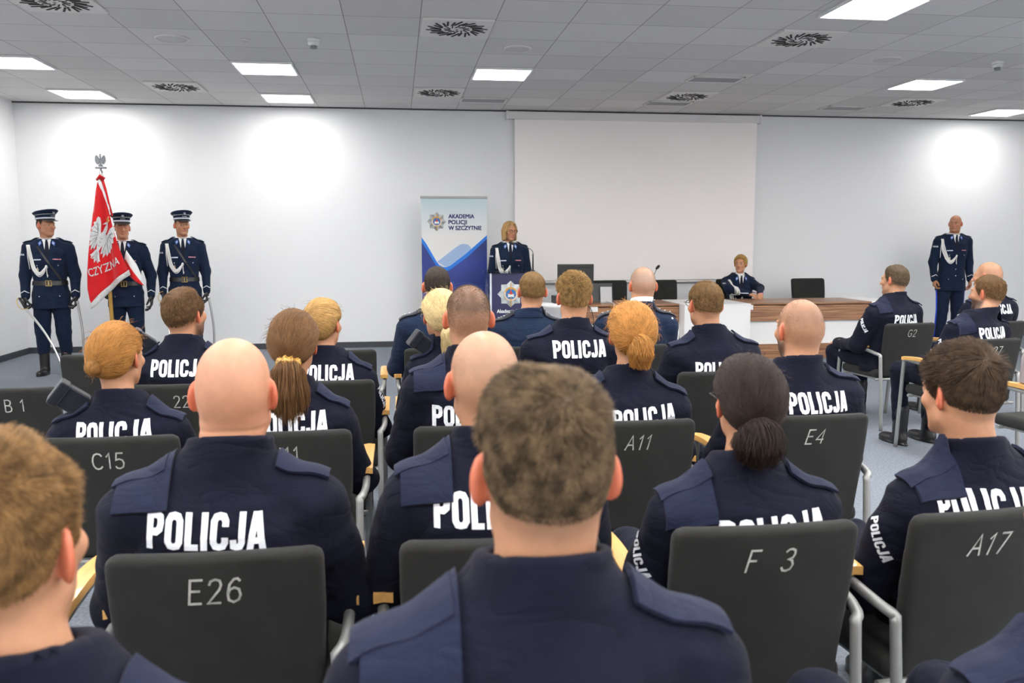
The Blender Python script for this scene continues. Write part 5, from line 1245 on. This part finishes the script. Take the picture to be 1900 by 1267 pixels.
A['red'] = field_person('person in navy jacket seated on the chair marked A11', 0.84, R3, 1.24,
    dict(seed=34, yaw=-5, hxo=0.025, f=1, hs=0.93, sh=.178, bulk=.97, flap=False, ear=.35, zt=.845, tx=.04, tt=.06, hair=dict(kind='pony', col=S(196, 138, 72), n=6500, r=0.0009, t=.020, tie=(.0, -.120, .0), fly=260,
        tail=[(.0, -.105, .002), (.012, -.142, -.02), (.012, -.150, -.06), (.012, -.138, -.115)], tail_r=[.014, .040, .046, .030], nt=1800, wave=.014,
        shape=lambda q: chain(q, [(.0, -.11, .0), (.012, -.138, -.04), (.012, -.136, -.085)], [.018, .032, .024]), lo=(-.14, -.21, -.18))))
A['stub'] = field_person('person in navy jacket seated on the chair marked E4', 1.51, R3, 1.258,
    dict(seed=35, hxo=0.018, yaw=5, ear=.45, sh=.195, bulk=1.05, flap=False, zt=0.883, tx=0.035, tk=1.0, neck_r=.060, beard=(S(50, 38, 30), .8), hair=dict(kind='buzz', col=S(100, 74, 56), n=9000, r=.00025, L=.004, Ls=.003, buzz=(S(122, 88, 66), .62, .45))))
# fourth row
A['beardL'] = field_person('person in navy jacket with shoulder pouch on the chair marked 22', -1.0, R4, 1.263,
    dict(seed=41, hxo=.01, yaw=-24, pitch=6, ear=.4, sh=.19, pouch=True, flap=False, zt=.910, beard=(S(70, 48, 34), .75), hair=dict(kind='short', col=S(118, 88, 58), n=7000, r=0.0009, L=.030, Ls=.010, t=.010, clump=.7, buzz=(S(98, 72, 50), .7, 0))))
A['pony'] = field_person('person in navy jacket with black hair tie before the bare back wall', -.335, R4, 1.2,
    dict(seed=42, hxo=-.02, yaw=-22, f=1, hs=.96, sh=.165, bulk=.92, flap=False, ear=.2, zt=.870, sleeve=(1,), hair=dict(kind='pony', col=S(190, 150, 92), n=6000, r=0.001, t=.015, tie=(-.03, -.118, .045), fly=60,
        tail=[(-.03, -.11, .045), (-.045, -.150, .03), (-.05, -.155, -.03), (-.05, -.125, -.10), (-.048, -.11, -.19)], tail_r=[.010, .022, .026, .026, .014], nt=900, wave=.006)))
A['blo2'] = field_person('person in navy jacket with shoulder pouch, behind the blue uniform before the banner', .26, R4, 1.235,
    dict(seed=43, hxo=-.06, yaw=14, f=1, hs=.97, sh=.168, bulk=.92, pouch=True, flap=False, ear=.3, zt=.86, hair=dict(kind='lowpony', col=S(222, 198, 146), n=6000, r=0.001, t=.017, tie=(.0, -.112, -.045), fly=160,
        tail=[(.0, -.10, -.045), (0, -.128, -.08), (0, -.125, -.15), (0, -.105, -.24)], tail_r=[.014, .030, .028, .012], nt=1000, wave=.010)))
A['sand'] = field_person('person in navy jacket sitting upright before the computer monitor', .85, R4, 1.315,
    dict(seed=44, tk=1.08, tx=0.02, hs=0.95, hxo=.016, ear=.5, sh=.19, flap=False, zt=.962, hair=dict(kind='short', col=S(166, 132, 82), n=8000, r=0.0009, L=0.026, Ls=.012, t=0.0125, lift=.7, clump=1.1, messy=.35, buzz=(S(140, 108, 68), .8, 0))))
A['glas'] = field_person('person in navy jacket with thin glasses sitting before the white cabinet', 1.575, R4, 1.273,
    dict(seed=45, hs=0.97, hxo=-0.03, yaw=6, ear=.45, sh=.192, flap=False, zt=0.848, tx=.0, glasses=True, hair=dict(kind='short', col=S(136, 104, 66), n=7500, r=0.0008, L=.020, Ls=.004, t=.008, lift=.9, clump=.3, buzz=(S(140, 104, 72), .75, 0))))
# side block
A['g2'] = field_person('person in navy jacket resting a hand on one knee, on the chair marked G2', 3.93, 6.07, 1.287,
    dict(seed=51, tx=0.03, hxo=0.022, yaw=14, ear=.4, sh=.19, bulk=1.04, flap=True, zt=0.868, sleeve=(-1,), W=[(.12, .16, .635), (-.15, .30, .625)], hair=dict(r=0.001, kind='short', col=S(112, 94, 72), n=6000, L=.016, Ls=.006, t=.008, lift=.7, buzz=(S(120, 96, 76), .75, 0)), curl=(.35, .35)), rz=.16)
A['rb'] = field_person('person in navy jacket mostly hidden beyond the person on the chair marked 27', 4.77, 6.09, 1.308,
    dict(seed=52, hxo=.0, yaw=18, ear=.4, sh=.19, sleeve=(-1,), hair=dict(kind='buzz', col=S(150, 115, 90), n=6000, r=.0004, L=.004, Ls=.003, buzz=(S(150, 108, 82), .55, .6))), rz=.16)
A['bear'] = field_person('person in navy jacket seated on the chair marked 27 at the picture edge', 3.86, 5.0, 1.245,
    dict(seed=53, tx=0.04, hxo=0.11, yaw=14, ear=.4, sh=.19, bulk=1.03, zt=.875, sleeve=(-1,), beard=(S(58, 42, 30), .9), hair=dict(r=0.001, kind='short', col=S(128, 96, 62), n=6000, L=.024, Ls=.008, t=.010, clump=.6, buzz=(S(116, 86, 60), .7, 0))), rz=.16)
for k, d in (('scr', None),):
    root, jo, jk, P = A[k]
    scrunchie(root, P, (0, -.118, -.062), .030, .017, mat('leopard_satin', (.42, .22, .04), .45, var=(150, .9, (1, 1, 1))))
scrunchie(A['pony'][0], A['pony'][3], (-.034, -.128, .045), .013, .008, M['pouch'], 'hair_tie', (.2, 1, .2), .001); scrunchie(A['dark'][0], A['dark'][3], (-.014, -.118, -.046), .018, .004, M['pouch'], 'hair_tie', (0, .7, .7), .001)
scrunchie(A['red'][0], A['red'][3], (.002, -.126, .0), .013, .005, mat('ginger_elastic', (.30, .14, .03), .6), 'hair_tie', (0, 1, .2), .001); scrunchie(A['bun'][0], A['bun'][3], (-.018, -.114, -.020), .029, .005, M['pouch'], 'hair_tie', (.2, 1, .2), .001)
# officers in blue dress uniform with their backs to us
def dress_back(label, x, T, o):
    r = dress_person(label, (x, R5+.33, 0), 0, T, dict(o, front=False), stand=False); return r
dress_back('person in blue dress uniform, back turned, seated before the banner', .25, 1.325, dict(seed=61, hxo=-.01, ear=.5, sh=.192, bulk=1.03, hair=dict(kind='short', col=S(78, 66, 58), n=9000, L=.012, Ls=.008, t=.006, buzz=(S(80, 66, 56), .75, .3))))
dress_back('person in blue dress uniform, back turned, seated before the lectern', .80, 1.288, dict(seed=62, hxo=.035, ear=.5, sh=.195, bulk=1.06, hair=dict(kind='short', col=S(150, 116, 72), n=9000, L=.018, Ls=.007, t=.008, clump=.7, buzz=(S(140, 106, 70), .75, 0))))
dress_back('person in blue dress uniform with white shirt collar and cord, back turned', 1.50, 1.318, dict(seed=63, hxo=.05, ear=.45, sh=.20, bulk=1.08, neck_r=.060, back_cord=True, shirt_rim=True, hair=dict(kind='buzz', col=S(150, 132, 118), n=9000, r=.0004, L=.004, Ls=.003, buzz=(S(148, 124, 108), .65, .45))))

# ---------------------------------------------------------------- honour guard, speaker and standing officer
HG = dict(kind='short', col=S(80, 64, 50), n=2500, L=.01, Ls=.006, t=.005, buzz=(S(96, 76, 60), .7, 0))
g1, j1, k1, P1 = dress_person('person in peaked cap and dress uniform holding a lowered sabre beside the flag', (-3.86, 10.10, 0), math.radians(193), 1.79,
    dict(seed=71, yaw=44, belt=True, cap=True, gloves=True, boots=True, curl=(1.25, 1.0), bulk=1.0, sh=.19, hd=[(.1, .3, -1), (0, .2, -1)], hair=HG, skin=(.92, .86, .84), gaze=1, brow=1))
g2, j2, k2, P2 = dress_person('person in peaked cap and dress uniform standing behind the red flag', (-3.14, 10.36, 0), math.radians(190), 1.765,
    dict(seed=72, yaw=12, pitch=-1, closed=True, belt=True, cap=True, gloves=True, boots=True, curl=(1.2, .5), bulk=1.0, sh=.188, hair=HG, skin=(.98, .9, .88), aiguillette=False, W=[(.22, .14, .98), (-.275, .035, .865)], E=[(.29, -.02, 1.16), (-.275, -.03, 1.10)]))
g3, j3, k3, P3 = dress_person('person in peaked cap and dress uniform standing apart from the flag', (-2.53, 10.58, 0), math.radians(192), 1.80,
    dict(seed=73, yaw=16, belt=True, cap=True, gloves=True, boots=True, curl=(1.2, 1.0), bulk=.95, sh=.183, hair=HG, skin=(.9, .84, .8)))
dress_person('person in dress uniform with glasses and white cord speaking behind the lectern', (1.45, 10.98, 0), math.radians(178), 1.735,
    dict(seed=74, f=1, lady=True, yaw=22, pitch=-6, closed=True, glasses=True, bulk=.95, sh=.180, hs=1.0, gaze=0, lip=(.45, .10, .10), skin=(1.0, .93, .86), hair=dict(kind='bob', col=S(214, 172, 115), n=4000, r=.0006, brow=S(110, 80, 50))))
dress_person('person in dress uniform with white cord sitting behind the long desk', (4.70, 11.10, 0), math.radians(180), 1.285,
    dict(seed=75, f=1, lady=True, yaw=-34, bulk=.95, sh=.180, hs=.98, skin=(1.12, 1.08, 1.05), W=[(.03, .30, .775), (-.10, .33, .775)], E=[(.225, .04, .84), (-.225, .04, .84)], hair=dict(kind='short', col=S(236, 188, 112), n=4000, r=.001, L=.05, Ls=.04, t=.018, full=True, messy=.08, clump=.3, lift=.15, brow=S(110, 80, 50))), stand=False)
dress_person('person in dress uniform with white cord standing alone by the wall', (7.86, 11.2, 0), math.radians(172), 1.84,
    dict(seed=76, yaw=-38, bulk=1.02, sh=.195, neck_r=.062, jowl=.005, stripe=True, skin=(.92, .80, .74), curl=(.8, .6), hair=dict(kind='bald', col=S(110, 80, 60), brow=S(120, 80, 60), buzz=(S(150, 100, 80), .2, .9))))

# ---------------------------------------------------------------- flag and sabres
M['flagred'] = mat_fabric('red_flag_silk', (.62, .012, .016), sheen=.3, var=.05); M['flagwhite'] = mat_fabric('white_flag_silk', (.75, .75, .75), sheen=.2, var=.04); M['fringe'] = mat('silver_fringe', (.62, .62, .60), .6, bump=(500, .8, .004), var=(120, .25, (4, 1, .3)))
M['polewood'] = mat('gilded_pole', (.50, .29, .06), .4, var=(5, .15, (6, 6, .5)))
FY = 9.98
F = tag(empty('flag', (-3.27, FY, 0)), 'red ceremonial flag with white eagle on a gilded pole', 'flag')
FX = lambda X: X+3.27
FA = (-3.212, 2.186); top = np.array([FX(FA[0]), FA[1]])
def fold(x, z):
    dx = x-top[0]; dz = top[1]-z+.05; a = np.arctan2(dx, dz); r = np.hypot(dx, dz)
    return -.03-.10*np.clip(r, 0, 1.2)*.3+.035*np.clip(r, 0, 1)*np.sin(a*19+.6)+.02*np.clip(r, 0, 1)*np.sin(a*41)
def cloth(name, pts, m, off=0.0, th=.004, par=F, step=.03):
    V, Fo = split_grid(np.array(pts), [tuple(range(len(pts)))], step); y = fold(V[:, 0], V[:, 1])-off
    o = npmesh(name, np.stack([V[:, 0], y, V[:, 1]], 1), Fo, m, par, smooth=True)
    if th: md = o.modifiers.new('s', 'SOLIDIFY'); md.thickness = th; md.offset = 0
    return o
px2 = lambda x, y: (FX(FA[0]+(x-187)*.0056-(y-330)*.00018), FA[1]-(y-330)*.00592)
left = [(181, 336), (176, 358), (171, 395), (167, 430), (163, 470), (160.5, 505), (160, 535), (163, 556)]
cl = cloth('flag_cloth', [px2(*p) for p in [(188, 326), (193, 350), (200, 385), (208, 420), (218, 455), (228, 480), (239, 501), (222, 511), (205, 523), (190, 538), (177, 551), (166, 562)]+left[::-1]], M['flagred'])
cloth('fringe', [px2(*p) for p in [(239, 500), (242, 509), (228, 517), (212, 529), (197, 543), (186, 556), (176, 566), (165, 573), (161, 556), (166, 562), (177, 550), (190, 537), (205, 522), (222, 510)]], M['fringe'], .004, .008)
cloth('border_stripe', [px2(*p) for p in [(181, 336), (188, 352), (197, 374), (203, 394), (204, 386), (196, 360), (189, 338), (184, 330)]], M['flagwhite'], .012, 0)
def eagle():
    """crowned eagle in its own frame: body, wings with feather tips, tail, legs; then crown; then dark feather lines"""
    shp = [[(-.05, .27), (.05, .29), (.12, .16), (.13, -.04), (.08, -.22), (0, -.30), (-.08, -.22), (-.13, -.04), (-.12, .16)],
           [(-.05, .24), (-.06, .38), (-.02, .47), (-.09, .45), (-.17, .41), (-.10, .50), (-.03, .54), (.05, .52), (.09, .43), (.08, .26)]]
    dark = []
    for s in (1, -1):
        w_ = [(.07, .14), (.15, .28), (.24, .44), (.34, .54), (.45, .54), (.50, .46), (.47, .40), (.57, .34), (.51, .28), (.60, .17), (.53, .13), (.59, -.01), (.51, -.02), (.53, -.16), (.45, -.14), (.43, -.28), (.36, -.22), (.31, -.36), (.25, -.24), (.18, -.30), (.12, -.06)]
        shp.append([(s*x, y) for x, y in w_])
        for tip in ((.46, .37), (.50, .25), (.52, .11), (.50, -.04), (.44, -.16), (.35, -.25), (.24, -.27)):
            a = np.array([.20+.10*max(0, tip[1]), .13+.35*tip[1]]); b = np.array(tip); d = (b-a)/np.linalg.norm(b-a); nn = np.array([-d[1], d[0]])*.009
            dark.append([(s*p[0], p[1]) for p in (a-nn, b-nn*.6, b+nn*.6, a+nn)])
        dark.append([(s*x, y) for x, y in ((.20, .14), (.30, .30), (.40, .40), (.41, .38), (.31, .27), (.215, .12))])
        shp.append([(s*x, y) for x, y in ((.04, -.22), (.12, -.28), (.20, -.40), (.28, -.47), (.22, -.48), (.19, -.55), (.15, -.47), (.09, -.40), (.02, -.30))])
    shp.append([(-.05, -.24), (.05, -.24), (.10, -.42), (.15, -.54), (.06, -.50), (0, -.60), (-.06, -.50), (-.15, -.54), (-.10, -.42)])
    for x in (-.05, .0, .05): dark.append([(x-.008, -.30), (x+.008, -.30), (x*1.6+.006, -.50), (x*1.6-.006, -.50)])
    for y in (.10, 0, -.10): dark.append([(-.07, y), (0, y-.04), (.07, y), (0, y-.02)])
    return shp, [(-.07, .55), (-.11, .67), (-.045, .61), (.015, .71), (.06, .61), (.12, .65), (.075, .53)], dark
def flag_shape(name, polys, mp, off, m, par):
    Vs = []; Fs = []; n = 0
    for i, p in enumerate(polys):
        q = np.array([px2(*mp(*a)) for a in p]); V, Fo = split_grid(q, [tuple(range(len(q)))], .03); y = fold(V[:, 0], V[:, 1])-off-.0006*(i % 4)
        Vs.append(np.stack([V[:, 0], y, V[:, 1]], 1)); Fs += [tuple(k+n for k in f) for f in Fo]; n += len(V)
    return npmesh(name, np.concatenate(Vs), Fs, m, par, smooth=False)
ca, sa = math.cos(.52), math.sin(.52)
mp = lambda u, v: (186+70*(.56*u*ca+.62*v*sa), 447+76*(.62*u*sa-v*ca))
shp, crown, dark = eagle()
eg = flag_shape('eagle', shp, mp, .010, mat('eagle_silver', (.60, .60, .60), .5, var=(60, .2, (1, 1, 3))), cl)
flag_shape('crown', [crown], mp, .015, M['gold'], cl); flag_shape('feather_lines', dark, mp, .014, mat('eagle_grey', (.16, .16, .17), .6), eg)
V, Tt = text2d('CZYZNA', .012, 0, .85, 1.05); V = V.copy(); V[:, 0] = (V[:, 0]-V[:, 0].min())/(V[:, 0].max()-V[:, 0].min())
tv = lambda u, v: (164+57*u-3*v, 512-24*u**1.5-15*v)
q = np.array([px2(*tv(a, b)) for a, b in V]); npmesh('lettering', np.stack([q[:, 0], fold(q[:, 0], q[:, 1])-.007, q[:, 1]], 1), Tt, M['fringe'], cl, smooth=False)
rb = cloth('ribbon_white', [px2(*p) for p in [(231, 463), (248, 490), (258, 514), (262, 529), (250, 520), (236, 503), (226, 480)]], M['flagwhite'], -.07)
cloth('ribbon_red', [px2(*p) for p in [(228, 480), (240, 498), (252, 515), (262.5, 531), (248, 522), (236, 512), (226, 496)]], M['flagred'], -.064)
bm = bmesh.new()
for dx, m_ in ((0, 0),): add_tube(bm, [(*[px2(188, 327)[0]], -.02, px2(188, 327)[1]), (px2(196, 350)[0], -.05, px2(196, 350)[1]), (px2(202, 378)[0], -.05, px2(202, 378)[1]), (px2(207, 400)[0], -.04, px2(207, 400)[1])], .012, 8)
add_tube(bm, [(px2(180, 334)[0], -.03, px2(180, 334)[1]), (px2(187, 327)[0], -.05, px2(187, 327)[1]), (px2(194, 332)[0], -.03, px2(194, 332)[1])], .018, 8); bmobj('red_cord', bm, M['flagred'], F, True)
ptop = Vector((FX(-3.222), .02, 2.265)); pbot = Vector((FX(-3.188), .02, .0)); tube('pole', [pbot, pbot.lerp(ptop, .96)], .021, M['polewood'], F, 14)
tube('pole_ferrule', [pbot.lerp(ptop, .955), pbot.lerp(ptop, 1.0)], [.024, .018], M['silver'], F, 14)
bm = bmesh.new(); sh_, cr_, _d = eagle()
for i, p in enumerate(sh_): add_prism(bm, [(x*.10, y*.115) for x, y in p], -.006-.001*(i % 5), .006+.001*(i % 5), XZ(ptop.x, .02, 2.372))
add_prism(bm, [(x*.10, y*.115) for x, y in cr_], -.006, .006, XZ(ptop.x, .02, 2.372)); add_box(bm, (ptop.x, .02, 2.300), (.115, .035, .022), .006); add_tube(bm, [(ptop.x, .02, 2.25), (ptop.x, .02, 2.30)], .012, 10)
bmobj('eagle_finial', bm, M['silver_dark'], F)
def sabre(label, hilt, tip, bow=.05):
    t = tag(empty('sabre', hilt), label, 'sabre'); h0 = Vector((0, 0, 0)); d = (Vector(tip)-Vector(hilt)); L = d.length; d.normalize(); side = d.cross(Vector((0, 1, 0))).normalized()
    bm = bmesh.new(); n = 14; prev = None
    for i in range(n+1):
        s = i/n; c = d*(.05+s*(L-.05))+side*(bow*math.sin(s*math.pi)); wd = .014*(1-.5*s) if i < n else .001
        ring = [bm.verts.new(c+side*wd), bm.verts.new(c+Vector((0, -.003, 0))), bm.verts.new(c-side*wd), bm.verts.new(c+Vector((0, .003, 0)))]
        if prev:
            for j in range(4): bm.faces.new((prev[j], prev[(j+1) % 4], ring[(j+1) % 4], ring[j]))
        else: bm.faces.new(ring[::-1])
        prev = ring
    bm.faces.new(prev); bmobj('blade', bm, M['silver'], t)
    tube('grip', [d*-.09, d*.04], .014, M['black'], t); tube('knuckle_guard', spline([d*-.10, d*-.08-side*.04, d*-.02-side*.055, d*.03-side*.035, d*.05, d*.055+side*.035], 6), .005, M['gold'], t, 8)
def world(root, p): return Matrix.Translation(root.location) @ Matrix.Rotation(root.rotation_euler.z, 4, 'Z') @ Vector(p)
h1 = world(g1, np.array(P1['W'][0])+np.array([.012, .075, -.085])); sabre('drawn steel sabre lowered by the guard beside the flag', h1, (-3.62, 9.72, .02))
h3 = world(g3, np.array(P3['W'][0])+np.array([.0, .07, -.085])); sabre('sabre with gold hilt held by the guard standing apart', h3, (-2.72, 10.30, .03))
def scabbard(label, a, b, m):
    t = tag(empty('scabbard', a), label, 'scabbard'); v = Vector(b)-Vector(a); tube('sheath', spline([(0, 0, 0), tuple(v*.5+Vector((.03, 0, 0))), tuple(v)], 6), .013, m, t); tube('mouth_band', [v*0, v*.03], .016, M['silver'], t); tube('drag_tip', [v*.97, v], .016, M['silver'], t)
l1 = world(g1, np.array(P1['W'][1])+np.array([-.02, .06, -.06])); scabbard('steel scabbard hanging from the left hand of the guard beside the flag', tuple(l1), (l1.x+.02, l1.y-.02, .06), M['greymetal'])
l3 = world(g3, np.array(P3['W'][1])+np.array([-.02, .06, -.06])); scabbard('steel scabbard hanging by the guard standing apart', tuple(l3), (l3.x+.03, l3.y-.02, .06), M['greymetal'])
